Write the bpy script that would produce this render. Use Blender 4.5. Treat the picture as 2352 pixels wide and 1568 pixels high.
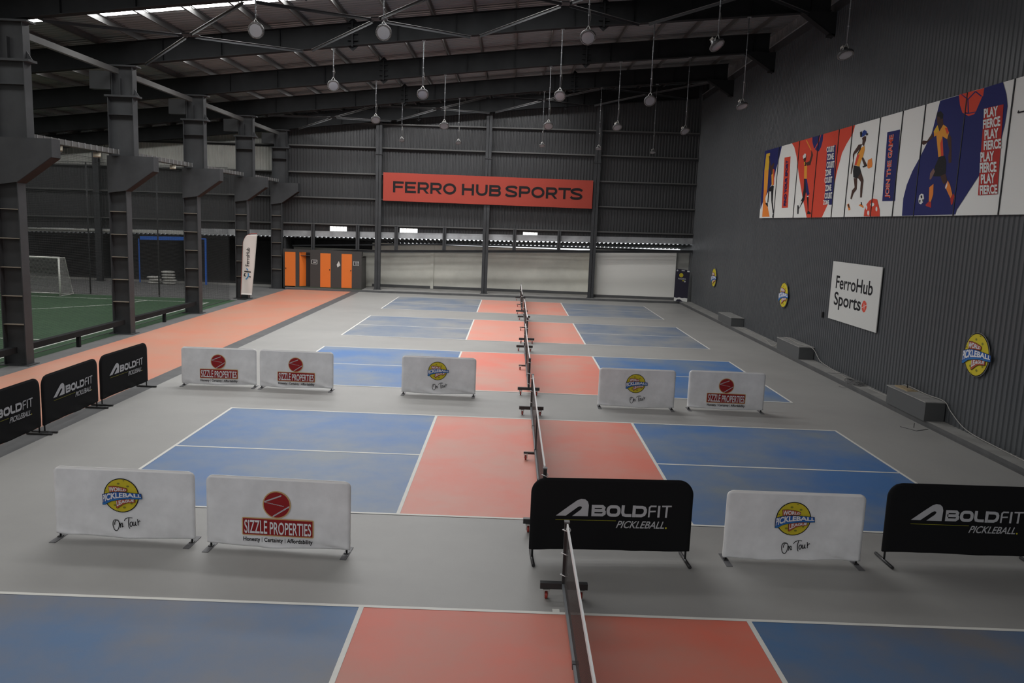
import bpy, bmesh, math, random
from mathutils import Vector, Matrix, Euler
random.seed(7)
PI = math.pi
SC = bpy.context.scene
COL = SC.collection
for _o in list(bpy.data.objects):
    bpy.data.objects.remove(_o, do_unlink=True)

# ------------------------------------------------------------ camera
cd = bpy.data.cameras.new('camera')
cam = bpy.data.objects.new('camera', cd)
COL.objects.link(cam)
cam.location = (-0.6459, -5.3424, 4.3121)
cam.rotation_mode = 'XYZ'
cam.rotation_euler = (1.4222, -0.0389, 0.0007)
cd.sensor_width = 36.0
cd.lens = 1845.28 / 2352 * 36.0
cd.clip_end = 300
SC.camera = cam

# ------------------------------------------------------------ sky, exposure
SKY_STRENGTH = 1.6
SKYLIGHT_MAIN = 25.0        # translucent roof strips over the courts
SKYLIGHT_NEAR = 5.0        # strips nearer the camera, set weaker so the foreground falls darker
SKYLIGHT_FIELD = 8.0       # strips over the football field
NEAR_FILL = 3.2          # glow of panels added behind the camera to brighten the barrier fronts
W = bpy.data.worlds.new('sky')
SC.world = W
W.use_nodes = True
W.node_tree.nodes['Background'].inputs[0].default_value = (0.93, 0.97, 1.0, 1)
W.node_tree.nodes['Background'].inputs[1].default_value = SKY_STRENGTH
SC.view_settings.view_transform = 'Standard'
SC.view_settings.look = 'None'
SC.view_settings.exposure = 0.0
SC.view_settings.gamma = 1.0
SC.view_settings.use_curve_mapping = False

# ------------------------------------------------------------ materials
def mat(name, col, rough=0.6, metal=0.0, var=0.0, scale=3.0, var_col=None, bump=0.0, bump_scale=40.0,
        emit=0.0, spec=0.5, stretch=(1, 1, 1)):
    m = bpy.data.materials.new(name)
    m.use_nodes = True
    nt = m.node_tree
    b = nt.nodes['Principled BSDF']
    b.inputs['Base Color'].default_value = (*col, 1)
    b.inputs['Roughness'].default_value = rough
    b.inputs['Metallic'].default_value = metal
    b.inputs['Specular IOR Level'].default_value = spec
    if var or bump:
        tc = nt.nodes.new('ShaderNodeTexCoord')
        mp = nt.nodes.new('ShaderNodeMapping')
        mp.inputs['Scale'].default_value = stretch
        nt.links.new(tc.outputs['Object'], mp.inputs['Vector'])
    if var:
        n = nt.nodes.new('ShaderNodeTexNoise')
        n.inputs['Scale'].default_value = scale
        n.inputs['Detail'].default_value = 6
        n.inputs['Roughness'].default_value = 0.6
        r = nt.nodes.new('ShaderNodeValToRGB')
        r.color_ramp.elements[0].position = 0.36
        r.color_ramp.elements[1].position = 0.66
        c2 = var_col if var_col else tuple(c * (1 - var) for c in col)
        r.color_ramp.elements[0].color = (*col, 1)
        r.color_ramp.elements[1].color = (*[a + (b2 - a) * (var if var_col else 1) for a, b2 in zip(col, c2)], 1)
        nt.links.new(mp.outputs['Vector'], n.inputs['Vector'])
        nt.links.new(n.outputs['Fac'], r.inputs['Fac'])
        nt.links.new(r.outputs['Color'], b.inputs['Base Color'])
    if bump:
        n2 = nt.nodes.new('ShaderNodeTexNoise')
        n2.inputs['Scale'].default_value = bump_scale
        n2.inputs['Detail'].default_value = 3
        bp = nt.nodes.new('ShaderNodeBump')
        bp.inputs['Strength'].default_value = bump
        bp.inputs['Distance'].default_value = 0.01
        nt.links.new(mp.outputs['Vector'], n2.inputs['Vector'])
        nt.links.new(n2.outputs['Fac'], bp.inputs['Height'])
        nt.links.new(bp.outputs['Normal'], b.inputs['Normal'])
    if emit:
        b.inputs['Emission Color'].default_value = (*col, 1)
        b.inputs['Emission Strength'].default_value = emit
    return m

def net_mat(name, col, pitch, width, axes, fill=0.0):
    """knotted netting: a square grid of cords, open between them"""
    m = bpy.data.materials.new(name)
    m.use_nodes = True
    nt = m.node_tree
    b = nt.nodes['Principled BSDF']
    b.inputs['Base Color'].default_value = (*col, 1)
    b.inputs['Roughness'].default_value = 0.8
    out = nt.nodes['Material Output']
    tr = nt.nodes.new('ShaderNodeBsdfTransparent')
    mx = nt.nodes.new('ShaderNodeMixShader')
    tc = nt.nodes.new('ShaderNodeTexCoord')
    sp = nt.nodes.new('ShaderNodeSeparateXYZ')
    nt.links.new(tc.outputs['Object'], sp.inputs[0])
    outs = []
    for a in axes:
        d = nt.nodes.new('ShaderNodeMath'); d.operation = 'DIVIDE'; d.inputs[1].default_value = pitch
        f = nt.nodes.new('ShaderNodeMath'); f.operation = 'FRACT'
        l = nt.nodes.new('ShaderNodeMath'); l.operation = 'LESS_THAN'; l.inputs[1].default_value = width / pitch
        nt.links.new(sp.outputs[a], d.inputs[0]); nt.links.new(d.outputs[0], f.inputs[0]); nt.links.new(f.outputs[0], l.inputs[0])
        outs.append(l)
    mxm = nt.nodes.new('ShaderNodeMath'); mxm.operation = 'MAXIMUM'
    nt.links.new(outs[0].outputs[0], mxm.inputs[0]); nt.links.new(outs[1].outputs[0], mxm.inputs[1])
    nt.links.new(mxm.outputs[0], mx.inputs[0])
    nt.links.new(tr.outputs[0], mx.inputs[1]); nt.links.new(b.outputs[0], mx.inputs[2])
    nt.links.new(mx.outputs[0], out.inputs['Surface'])
    return m

M = {}
M['floor'] = mat('grey_acrylic', (.33, .325, .31), .50, var=.75, scale=.35, var_col=(.27, .265, .255), bump=.06, bump_scale=90)
M['slab'] = mat('screed', (.30, .295, .28), .7, var=.25, scale=2)
M['dark_strip'] = mat('dark_strip', (.075, .076, .078), .65, var=.5, scale=1.5, var_col=(.13, .13, .13))
M['border'] = mat('track_border', (.115, .115, .115), .7, var=.5, scale=1.2, var_col=(.17, .17, .165))
M['orange_lane'] = mat('orange_lane', (.54, .205, .128), .55, var=1, scale=.5, var_col=(.47, .24, .165), bump=.05, bump_scale=120)
M['turf'] = mat('turf', (.022, .062, .026), .9, var=.6, scale=1.2, var_col=(.035, .085, .035), bump=.5, bump_scale=60)
M['turf_line'] = mat('turf_line', (.5, .52, .48), .85)
M['court_blue'] = mat('court_blue', (.055, .165, .40), .50, var=1, scale=.42, var_col=(.20, .24, .285), bump=.05, bump_scale=120)
M['court_blue_darker'] = mat('court_blue_darker', (.065, .15, .30), .52, var=1, scale=.5, var_col=(.165, .165, .18), bump=.05, bump_scale=120)
M['court_blue_greyer'] = mat('court_blue_greyer', (.15, .195, .27), .52, var=1, scale=.5, var_col=(.275, .28, .28), bump=.05, bump_scale=120)
M['court_red'] = mat('court_red', (.74, .20, .14), .50, var=1, scale=.42, var_col=(.60, .30, .235), bump=.05, bump_scale=120)
M['court_red_darker'] = mat('court_red_darker', (.68, .14, .085), .52, var=1, scale=.5, var_col=(.50, .205, .15), bump=.05, bump_scale=120)
M['court_red_greyer'] = mat('court_red_greyer', (.70, .27, .20), .52, var=1, scale=.5, var_col=(.62, .32, .255), bump=.05, bump_scale=120)
M['court_line'] = mat('court_line', (.72, .71, .66), .55, var=.3, scale=5, var_col=(.6, .6, .56))
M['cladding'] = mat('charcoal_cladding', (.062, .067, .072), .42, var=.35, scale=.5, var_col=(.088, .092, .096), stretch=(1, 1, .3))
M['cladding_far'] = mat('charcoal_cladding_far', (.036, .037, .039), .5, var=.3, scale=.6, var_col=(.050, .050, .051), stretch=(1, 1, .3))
M['steel'] = mat('dark_steel', (.048, .050, .053), .6, var=.25, scale=1.5, spec=.3)
M['rafter'] = mat('rafter_steel', (.018, .019, .020), .75, var=.25, scale=1.5, spec=.12)
M['steel_red'] = mat('reddish_steel', (.022, .015, .014), .7, spec=.2)  # darker, reddish steel for the bracket underside
M['dusty_edge'] = mat('dusty_edge', (.26, .225, .18), .7)
M['sheet_grey'] = mat('grey_sheet', (.42, .42, .39), .5, var=.2, scale=.8)
M['roof_sheet'] = mat('roof_sheet', (.215, .22, .22), .42, var=.2, scale=.6)
M['galv'] = mat('galvanised', (.42, .43, .44), .45, metal=.5, var=.35, scale=1.2)
M['purlin'] = mat('purlin_steel', (.095, .095, .092), .45)
M['brace'] = mat('brace_steel', (.12, .12, .117), .42)
M['skylight'] = mat('skylight_main', (1, 1, 1), .6, emit=SKYLIGHT_MAIN)
M['skylight_mid'] = mat('skylight_mid', (1, 1, 1), .6, emit=SKYLIGHT_NEAR * 2.6)
M['skylight_near'] = mat('skylight_near', (1, 1, 1), .6, emit=SKYLIGHT_NEAR)
M['skylight_field'] = mat('skylight_field', (1, 1, .98), .6, emit=SKYLIGHT_FIELD)
M['near_fill'] = mat('near_fill', (1, 1, 1), .5, emit=NEAR_FILL)
M['pane'] = mat('lit_pane', (1, 1, .97), .4, emit=1.6)
M['cream'] = mat('cream_wall', (.78, .77, .69), .75, var=.15, scale=.8)
M['white_board'] = mat('white_board', (.56, .56, .53), .7)
M['wall_board'] = mat('wall_board', (.80, .79, .74), .7)
M['mural_white'] = mat('mural_white', (.74, .74, .70), .7)
M['dark_wall'] = mat('dark_wall', (.035, .036, .038), .8)
M['black'] = mat('black', (.012, .012, .013), .6)
M['black_fabric'] = mat('black_fabric', (.010, .010, .011), .9, bump=.08, bump_scale=12, spec=.15)
M['white_fabric'] = mat('white_fabric', (.80, .80, .815), .8, var=.15, scale=2.5, bump=.10, bump_scale=9)
M['fabric_edge'] = mat('fabric_edge', (.80, .79, .78), .8)
M['black_metal'] = mat('black_metal', (.02, .02, .021), .4)
M['grey_plate'] = mat('grey_plate', (.12, .12, .125), .5)
M['grey_tube'] = mat('grey_tube', (.17, .18, .19), .4, metal=.3)
M['caster_red'] = mat('caster_red', (.33, .03, .02), .45)
M['bright_metal'] = mat('bright_metal', (.5, .5, .48), .4, metal=.5)
M['tape'] = mat('net_tape', (.78, .78, .78), .8)
M['net'] = net_mat('court_net', (.028, .024, .022), .022, .0125, (1, 2))
M['field_net'] = net_mat('field_net', (.024, .027, .027), .050, .0060, (0, 2))
M['field_net_side'] = net_mat('field_net_side', (.024, .027, .027), .050, .0040, (1, 2))
M['goal_net'] = net_mat('goal_net', (.30, .30, .29), .06, .014, (0, 2))
M['goal_net_side'] = net_mat('goal_net_side', (.30, .30, .29), .06, .018, (1, 2))
M['goal_white'] = mat('goal_white', (.66, .66, .62), .5)
M['lamp_body'] = mat('lamp_body', (.045, .045, .047), .4)
M['lamp_lens'] = mat('lamp_lens', (.27, .27, .285), .22)
M['lamp_dust'] = mat('lamp_dust', (.30, .28, .25), .7)
M['orange_door'] = mat('orange_door', (.72, .17, .022), .5)
M['cabin'] = mat('cabin_panel', (.045, .043, .041), .5)
M['green_sill'] = mat('green_sill', (.035, .05, .03), .7)
M['sign_red'] = mat('sign_red', (.36, .054, .036), .65, spec=.25)
M['sign_ink'] = mat('sign_ink', (.018, .017, .019), .6)
M['board_edge'] = mat('board_edge', (.30, .29, .27), .6)
M['blue_frame'] = mat('blue_frame', (.02, .13, .55), .5)
M['sack'] = mat('sack', (.55, .54, .50), .85, var=.3, scale=6)
M['flag'] = mat('flag_cloth', (.66, .61, .57), .8)
M['cable'] = mat('cable', (.11, .11, .11), .6)
M['cable_light'] = mat('cable_light', (.28, .27, .25), .6)
M['box_side'] = mat('box_side', (.075, .078, .08), .6)
M['box_top'] = mat('box_top', (.30, .295, .28), .6, var=.6, scale=3, var_col=(.16, .16, .16))
M['wood'] = mat('wood_scrap', (.32, .25, .15), .7)
M['flood'] = mat('flood_beige', (.42, .38, .30), .5)
# printing inks
INK = {'navy': (.014, .018, .115), 'yellow': (.66, .40, .03), 'amber': (.72, .30, .035), 'orange': (.75, .22, .035),
       'skin': (.060, .026, .018), 'skinl': (.20, .11, .09), 'red': (.62, .06, .03), 'red2': (.42, .028, .022),
       'black': (.010, .010, .012), 'white': (.72, .72, .69), 'blue': (.02, .05, .22), 'ink': (.013, .012, .013),
       'wplyellow': (.58, .47, .030), 'wplhole': (.22, .21, .03), 'ribbon': (.025, .10, .36), 'ribbonlo': (.03, .16, .42),
       'redshade': (.42, .09, .045), 'letter': (.70, .70, .72), 'sizzle': (.27, .016, .018), 'gold': (.55, .36, .16),
       'silver': (.45, .45, .47), 'limeline': (.25, .24, .02), 'lime': (.5, .45, .03), 'skyblue': (.06, .22, .42),
       'boardnavy': (.030, .028, .045), 'pale': (.45, .45, .47), 'ferrored': (.50, .06, .04)}
for k, c in INK.items():
    M['ink_' + k] = mat('ink_' + k, c, .65, spec=.2)

# ------------------------------------------------------------ mesh helpers
class MB:
    def __init__(s):
        s.v = []; s.f = []; s.m = []; s.mats = []; s.sm = []
    def mi(s, m):
        if m not in s.mats: s.mats.append(m)
        return s.mats.index(m)
    def face(s, idx, m, smooth=False):
        s.f.append(idx); s.m.append(s.mi(m)); s.sm.append(smooth)
    def poly(s, pts, m):
        b = len(s.v); s.v += [tuple(p) for p in pts]
        s.face(list(range(b, b + len(pts))), m)
    def box(s, x0, x1, y0, y1, z0, z1, m, mx=None):
        b = len(s.v)
        P = [(x0, y0, z0), (x1, y0, z0), (x1, y1, z0), (x0, y1, z0), (x0, y0, z1), (x1, y0, z1), (x1, y1, z1), (x0, y1, z1)]
        if mx is not None: P = [tuple(mx @ Vector(p)) for p in P]
        s.v += P
        for q in ((0, 3, 2, 1), (4, 5, 6, 7), (0, 1, 5, 4), (1, 2, 6, 5), (2, 3, 7, 6), (3, 0, 4, 7)):
            s.face([b + i for i in q], m)
        return s
    def prism(s, pts, axis, a0, a1, m):
        """pts: 2D outline in the two other axes, extruded along axis from a0 to a1"""
        def P(p, a):
            if axis == 'y': return (p[0], a, p[1])
            if axis == 'x': return (a, p[0], p[1])
            return (p[0], p[1], a)
        b = len(s.v); n = len(pts)
        s.v += [P(p, a0) for p in pts] + [P(p, a1) for p in pts]
        s.face([b + i for i in range(n)], m); s.face([b + n + i for i in range(n)][::-1], m)
        for i in range(n):
            j = (i + 1) % n
            s.face([b + i, b + n + i, b + n + j, b + j], m)
        return s
    def bar(s, p0, p1, w, h, m, up=(0, 0, 1)):
        p0 = Vector(p0); p1 = Vector(p1); d = (p1 - p0); L = d.length; d.normalize()
        sd = d.cross(Vector(up))
        if sd.length < 1e-5: sd = d.cross(Vector((1, 0, 0)))
        sd.normalize(); u = sd.cross(d).normalized()
        b = len(s.v)
        for q in (p0, p1):
            for a, c in ((-1, -1), (1, -1), (1, 1), (-1, 1)):
                s.v.append(tuple(q + sd * a * w / 2 + u * c * h / 2))
        for q in ((0, 1, 2, 3), (7, 6, 5, 4), (0, 4, 5, 1), (1, 5, 6, 2), (2, 6, 7, 3), (3, 7, 4, 0)):
            s.face([b + i for i in q], m)
        return s
    def tube(s, pts, r, m, n=8, closed=False):
        pts = [Vector(p) for p in pts]; K = len(pts)
        b = len(s.v); up = Vector((0, 0, 1))
        for i, p in enumerate(pts):
            if closed: d = pts[(i + 1) % K] - pts[i - 1]
            else: d = pts[min(i + 1, K - 1)] - pts[max(i - 1, 0)]
            d.normalize()
            a = d.cross(up)
            if a.length < 1e-3: a = d.cross(Vector((1, 0, 0)))
            a.normalize(); c = a.cross(d).normalized()
            for k in range(n):
                t = 2 * PI * k / n
                s.v.append(tuple(p + (a * math.cos(t) + c * math.sin(t)) * r))
        for i in range(K if closed else K - 1):
            j = (i + 1) % K
            for k in range(n):
                l = (k + 1) % n
                s.face([b + i * n + k, b + j * n + k, b + j * n + l, b + i * n + l], m, True)
        if not closed:
            s.face([b + k for k in range(n)], m); s.face([b + (K - 1) * n + k for k in range(n)][::-1], m)
        return s
    def lathe(s, prof, m, n=24, c=(0, 0, 0), smooth=True, cap=True):
        b = len(s.v); K = len(prof)
        for r, z in prof:
            for k in range(n):
                t = 2 * PI * k / n
                s.v.append((c[0] + r * math.cos(t), c[1] + r * math.sin(t), c[2] + z))
        for i in range(K - 1):
            for k in range(n):
                l = (k + 1) % n
                s.face([b + i * n + k, b + i * n + l, b + (i + 1) * n + l, b + (i + 1) * n + k], m, smooth)
        if cap:
            s.face([b + k for k in range(n)][::-1], m); s.face([b + (K - 1) * n + k for k in range(n)], m)
        return s
    def mesh(s, name):
        me = bpy.data.meshes.new(name)
        me.from_pydata(s.v, [], s.f)
        for m in s.mats: me.materials.append(m)
        me.polygons.foreach_set('material_index', s.m)
        me.polygons.foreach_set('use_smooth', s.sm)
        me.update()
        return me

def link(name, me, parent=None, loc=None, rot=None, label=None):
    o = bpy.data.objects.new(name, me)
    COL.objects.link(o)
    if parent: o.parent = parent
    if loc: o.location = loc
    if rot: o.rotation_euler = rot
    if label: o['label'] = label
    return o
def build(name, mb, parent=None, loc=None, rot=None, label=None):
    return link(name, mb.mesh(name), parent, loc, rot, label)
_cm = {}
def cached_mesh(k, b):
    if k not in _cm: _cm[k] = b.mesh(k)
    return _cm[k]
def tag(o, label, cat, group=None):
    o['label'] = label; o['category'] = cat
    if group: o['group'] = group
    return o
def thing(name, label, cat, loc=(0, 0, 0), rz=0, group=None):
    o = bpy.data.objects.new(name, None)
    COL.objects.link(o)
    o.empty_display_size = .1
    o.location = loc; o.rotation_euler = (0, 0, rz)
    return tag(o, label, cat, group)
def struct(name, mb, label):
    o = build(name, mb)
    o['kind'] = 'structure'; o['label'] = label; o['category'] = name.split('_')[0]
    return o

# ------------------------------------------------------------ flat printing
_tx = {}
def text_geo(body, off=0.0, shear=0.0, space=1.0):
    k = (body, off, shear, space)
    if k in _tx: return _tx[k]
    cu = bpy.data.curves.new('txt', 'FONT')
    cu.body = body; cu.size = 1; cu.offset = off; cu.shear = shear; cu.space_character = space; cu.resolution_u = 5
    o = bpy.data.objects.new('txt', cu); COL.objects.link(o)
    dg = bpy.context.evaluated_depsgraph_get(); dg.update()
    me = bpy.data.meshes.new_from_object(o.evaluated_get(dg))
    V = [(v.co.x, v.co.y) for v in me.vertices]; F = [list(p.vertices) for p in me.polygons]
    bpy.data.objects.remove(o, do_unlink=True); bpy.data.curves.remove(cu); bpy.data.meshes.remove(me)
    x0 = min(v[0] for v in V); x1 = max(v[0] for v in V); y0 = min(v[1] for v in V); y1 = max(v[1] for v in V)
    V = [((x - x0) / (x1 - x0), (y - y0) / (y1 - y0)) for x, y in V]
    _tx[k] = (V, F)
    return _tx[k]

def lerp(pts, t):
    n = len(pts) - 1
    t = min(max(t, 0), 1) * n; i = min(int(t), n - 1); f = t - i
    if n >= 2:   # quadratic through the nearest three points
        i = min(max(i, 0), n - 1)
        a = pts[max(i - 1, 0)]; b = pts[i]; c = pts[i + 1]; d = pts[min(i + 2, n)]
        def cr(a, b, c, d):
            return 0.5 * ((2 * b) + (-a + c) * f + (2 * a - 5 * b + 4 * c - d) * f * f + (-a + 3 * b - 3 * c + d) * f ** 3)
        return (cr(a[0], b[0], c[0], d[0]), cr(a[1], b[1], c[1], d[1]))
    a, b = pts[i], pts[i + 1]
    return (a[0] + (b[0] - a[0]) * f, a[1] + (b[1] - a[1]) * f)

class Decal:
    """flat layered printing in (u right, v up); each layer a hair in front of the last"""
    def __init__(s, y0, step=.0012):
        s.mb = MB(); s.y0 = y0; s.L = 0; s.st = step
    def P(s, u, v): return (u, s.y0 - s.st * s.L, v)
    def poly(s, pts, ink):
        s.L += 1
        a = sum(pts[i][0] * pts[(i + 1) % len(pts)][1] - pts[(i + 1) % len(pts)][0] * pts[i][1] for i in range(len(pts)))
        if a < 0: pts = pts[::-1]
        s.mb.poly([s.P(*p) for p in pts], M['ink_' + ink])
    def disc(s, c, r, ink, n=40, ry=None):
        s.poly([(c[0] + r * math.cos(2 * PI * i / n), c[1] + (ry or r) * math.sin(2 * PI * i / n)) for i in range(n)], ink)
    def strip(s, pts, w, ink, up=True):
        """stroke of width w (number or list) along a path"""
        if up: s.L += 1
        n = len(pts); b = len(s.mb.v); m = M['ink_' + ink]
        for i, p in enumerate(pts):
            a = pts[max(i - 1, 0)]; c = pts[min(i + 1, n - 1)]
            if n > 3 and pts[0] == pts[-1] and i in (0, n - 1): a, c = pts[n - 2], pts[1]
            d1 = (p[0] - a[0], p[1] - a[1]); d2 = (c[0] - p[0], c[1] - p[1])
            l1 = math.hypot(*d1); l2 = math.hypot(*d2)
            if l1 < 1e-9: d1, l1 = d2, l2
            if l2 < 1e-9: d2, l2 = d1, l1
            n1 = (-d1[1] / l1, d1[0] / l1); n2 = (-d2[1] / l2, d2[0] / l2)
            mx_, my_ = n1[0] + n2[0], n1[1] + n2[1]; ml = math.hypot(mx_, my_) or 1
            mx_, my_ = mx_ / ml, my_ / ml
            sc = min(1 / max(mx_ * n1[0] + my_ * n1[1], .3), 1.6)
            ww = w / 2 * sc
            nx, ny = mx_ * ww, my_ * ww
            s.mb.v += [s.P(p[0] + nx, p[1] + ny), s.P(p[0] - nx, p[1] - ny)]
        for i in range(n - 1):
            s.mb.face([b + 2 * i, b + 2 * i + 1, b + 2 * i + 3, b + 2 * i + 2], m)
    def smooth(s, pts, w, ink, k=5, up=True):
        out = [lerp(pts, i / (k * (len(pts) - 1))) for i in range(k * (len(pts) - 1) + 1)]
        s.strip(out, w, ink, up)
    def text(s, body, top, bot, ink, off=0.0, shear=0.0, space=1.0):
        """text squeezed between a top edge and a bottom edge (each a list of points, left to right)"""
        s.L += 1
        V, F = text_geo(body, off, shear, space)
        b = len(s.mb.v); m = M['ink_' + ink]
        for x, y in V:
            t = lerp(top, x); q = lerp(bot, x)
            s.mb.v.append(s.P(q[0] + (t[0] - q[0]) * y, q[1] + (t[1] - q[1]) * y))
        for f in F: s.mb.face([b + i for i in f], m)
    def box_text(s, body, x0, x1, y0, y1, ink, **k):
        s.text(body, [(x0, y1), (x1, y1)], [(x0, y0), (x1, y0)], ink, **k)

def rounded(x0, x1, y0, y1, r, n=6):
    out = []
    for cx, cy, a in ((x1 - r, y1 - r, 0), (x0 + r, y1 - r, 90), (x0 + r, y0 + r, 180), (x1 - r, y0 + r, 270)):
        for i in range(n + 1):
            t = math.radians(a + 90 * i / n)
            out.append((cx + r * math.cos(t), cy + r * math.sin(t)))
    return out

# ============================================================ THE HALL
def zb(x):                    # underside of the rafters
    return 10.46 + (.120 * x if x < 0 else .100 * x)
def zr(x): return zb(x) + .72
def zs(x): return zr(x) + .20  # roof sheet
def wx(y): return 9.29 + .0105 * y     # face of the right wall
WALL_RZ = -PI / 2 - .0105
def kerb_y(x): return 40.42 + .022 * x

# ---- floor
mb = MB(); mb.poly([(-9.2, -14, 0), (9.75, -14, 0), (9.75, 41.5, 0), (-9.2, 41.5, 0)], M['floor'])
floor = struct('floor', mb, 'pale grey acrylic sports floor of the hall')
def flat(name, pts, z, m, label=None):
    b = MB(); b.poly([(x, y, z) for x, y in pts], M[m])
    return build(name, b, floor, label=label)
flat('dark_border_strip', [(-9.66, -14), (-9.2, -14), (-9.2, 40.25), (-9.66, 40.22)], 0, 'dark_strip', 'dark grey strip beside the orange lane')
flat('orange_lane', [(-13.14, -14), (-9.66, -14), (-9.66, 40.22), (-13.28, 40.13)], 0, 'orange_lane', 'orange running lane along the columns')
flat('column_border', [(-13.85, -14), (-13.14, -14), (-13.28, 40.13), (-13.85, 40.12)], 0, 'border', 'rough grey strip under the columns')
flat('column_border', [(-33, 33.5), (-13.85, 33.5), (-13.85, 44.5), (-33, 44.5)], 0, 'border', 'bare grey floor behind the pitch')
flat('turf', [(-33, -14), (-13.85, -14), (-13.85, 33.5), (-33, 33.5)], 0, 'turf', 'green artificial turf of the football pitch')
flat('lobby_floor', [(-13.85, 40.12), (-13.4, 40.13), (-13.4, 44.5), (-13.85, 44.5)], 0, 'border')
lines = MB()
def tl(p, q, w=.09):
    p = Vector((*p, .004)); q = Vector((*q, .004)); d = (q - p).normalized(); n = Vector((-d.y, d.x, 0)) * w / 2
    lines.poly([p - n, q - n, q + n, p + n], M['turf_line'])
tl((-14.7, -10), (-14.7, 31.95)); tl((-31, 31.9), (-14.66, 32.05))
tl((-25, 20.0), (-14.75, 19.95))
arc = [(-21.6, 26.55), (-20.6, 26.9), (-19.6, 27.9), (-18.6, 29.2), (-18.0, 30.1), (-17.55, 32.0)]
for i in range(20):
    tl(lerp(arc, i / 20), lerp(arc, (i + 1) / 20))
tl((-27, 26.4), (-21.6, 26.55))
build('pitch_lines', lines, floor, label='white lines of the football pitch')

# ---- five painted courts
KX, LX, CW, LW = 2.134, 6.706, 6.096, .055
for yf, tone in ((3.114, 1), (12.0, 0), (20.834, 0), (29.511, 2), (38.407, 2)):  # second value picks the paint tone
    y0, y1 = yf - CW, yf
    b = MB(); z = .003
    for x0, x1, m in ((-LX, -KX, 'court_blue'), (-KX, KX, 'court_red'), (KX, LX, 'court_blue')):
        b.poly([(x0, y0, z), (x1, y0, z), (x1, y1, z), (x0, y1, z)], M[m + ('', '_darker', '_greyer')[tone]])
    c = build('painted_court', b, floor)
    l = MB(); z = .006
    def r(x0, x1, a, e): l.poly([(x0, a, z), (x1, a, z), (x1, e, z), (x0, e, z)], M['court_line'])
    r(-LX, LX, y1 - LW, y1); r(-LX, LX, y0, y0 + LW)
    a0, a1 = y0 + LW, y1 - LW
    r(-LX, -LX + LW, a0, a1); r(LX - LW, LX, a0, a1)
    r(-KX - LW, -KX, a0, a1); r(KX, KX + LW, a0, a1)
    ym = (y0 + y1) / 2
    r(-LX + LW, -KX - LW, ym - LW / 2, ym + LW / 2); r(KX + LW, LX - LW, ym - LW / 2, ym + LW / 2)
    r(-.03, .05, y1, y1 + .07)
    build('court_lines', l, c)

# ---- roof: ribbed sheet, purlins, translucent strips
mb = MB()
XS = (-33.2, -13.5, 0.0, 10.6)
pr = []
y = -14.0; P = .25
while y < 41.3:
    pr += [(y, 0), (y + .13, 0), (y + .16, .045), (y + .22, .045)]; y += P
for i, (yy, dz) in enumerate(pr):
    for x in XS: mb.v.append((x, yy, zs(x) + dz))
for i in range(len(pr) - 1):
    for k in range(3):
        a = i * 4 + k
        mb.face([a, a + 4, a + 5, a + 1], M['roof_sheet'])
ceiling = struct('ceiling', mb, 'sloping ribbed metal roof of the hall')
for k in range(-18, 13):
    x = -7.55 + 1.355 * k
    if x < -32.8 or x > 9.4: continue
    b = MB(); z = zr(x)
    b.box(x - .035, x + .035, -14, 41.1, z, z + .012, M['purlin'])
    b.box(x - .004, x + .004, -14, 41.1, z, z + .2, M['purlin'])
    b.box(x, x + .065, -14, 41.1, z + .186, z + .198, M['purlin'])
    build('purlin', b, ceiling)
RY = (15.9, 21.9, 28.2, 34.5, 40.45)          # rafters
def sky_strip(x0, x1, ya, yb, m):
    b = MB()
    b.poly([(x0, ya, zs(x0) - .015), (x0, yb, zs(x0) - .015), (x1, yb, zs(x1) - .015), (x1, ya, zs(x1) - .015)], M[m])
    build('skylight_strip', b, ceiling, label='translucent roof strip lit by daylight')
for ry in (15.9, 21.9, 28.2, 34.5):
    sky_strip(-12.9, 0, ry + 2.8, ry + 3.6, 'skylight'); sky_strip(0, 1.6, ry + 2.8, ry + 3.6, 'skylight')
    sky_strip(-31, -14.6, ry + 2.8, ry + 3.6, 'skylight_field')
for ry in (9.7, 3.5, -2.7, -8.9):
    sky_strip(-12.9, 0, ry + 2.8, ry + 3.6, 'skylight_mid' if ry > 9 else 'skylight_near')
    sky_strip(-31, -14.6, ry + 2.8, ry + 3.6, 'skylight_field')

# ---- right wall, corrugated
def ribs(a, e, pitch=.17, depth=.022):
    out = []; s = a
    while s < e:
        out += [(s, 0), (s + pitch * .42, 0), (s + pitch * .54, depth), (s + pitch * .88, depth)]; s += pitch
    return out
mb = MB()
rp = ribs(-14, 44.5)
for yy, d in rp:
    mb.v += [(wx(yy) + d, yy, 0), (wx(yy) + d, yy, 11.38)]
for i in range(len(rp) - 1): mb.face([2 * i, 2 * i + 1, 2 * i + 3, 2 * i + 2], M['cladding'])
wall_r = struct('wall_right', mb, 'tall charcoal corrugated wall on the right')
b = MB()
rp = ribs(-14, 41.2, .3)
for yy, d in rp: b.v += [(wx(yy) + .3 + d, yy, 11.3), (wx(yy) + .3 + d, yy, 12.6)]
for i in range(len(rp) - 1): b.face([2 * i, 2 * i + 1, 2 * i + 3, 2 * i + 2], M['galv'])
build('unpainted_sheet', b, wall_r, label='bare metal sheet above the eave beam')
b = MB()
b.bar((wx(-14) + .12, -14, 11.52), (wx(41) + .12, 41, 11.52), .30, .30, M['steel'])
b.bar((wx(-14) + .10, -14, 11.69), (wx(41) + .10, 41, 11.69), .36, .03, M['galv'])  # bright lip puts the beam's lit upper edge into the colour
build('eave_beam', b, wall_r)
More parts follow.
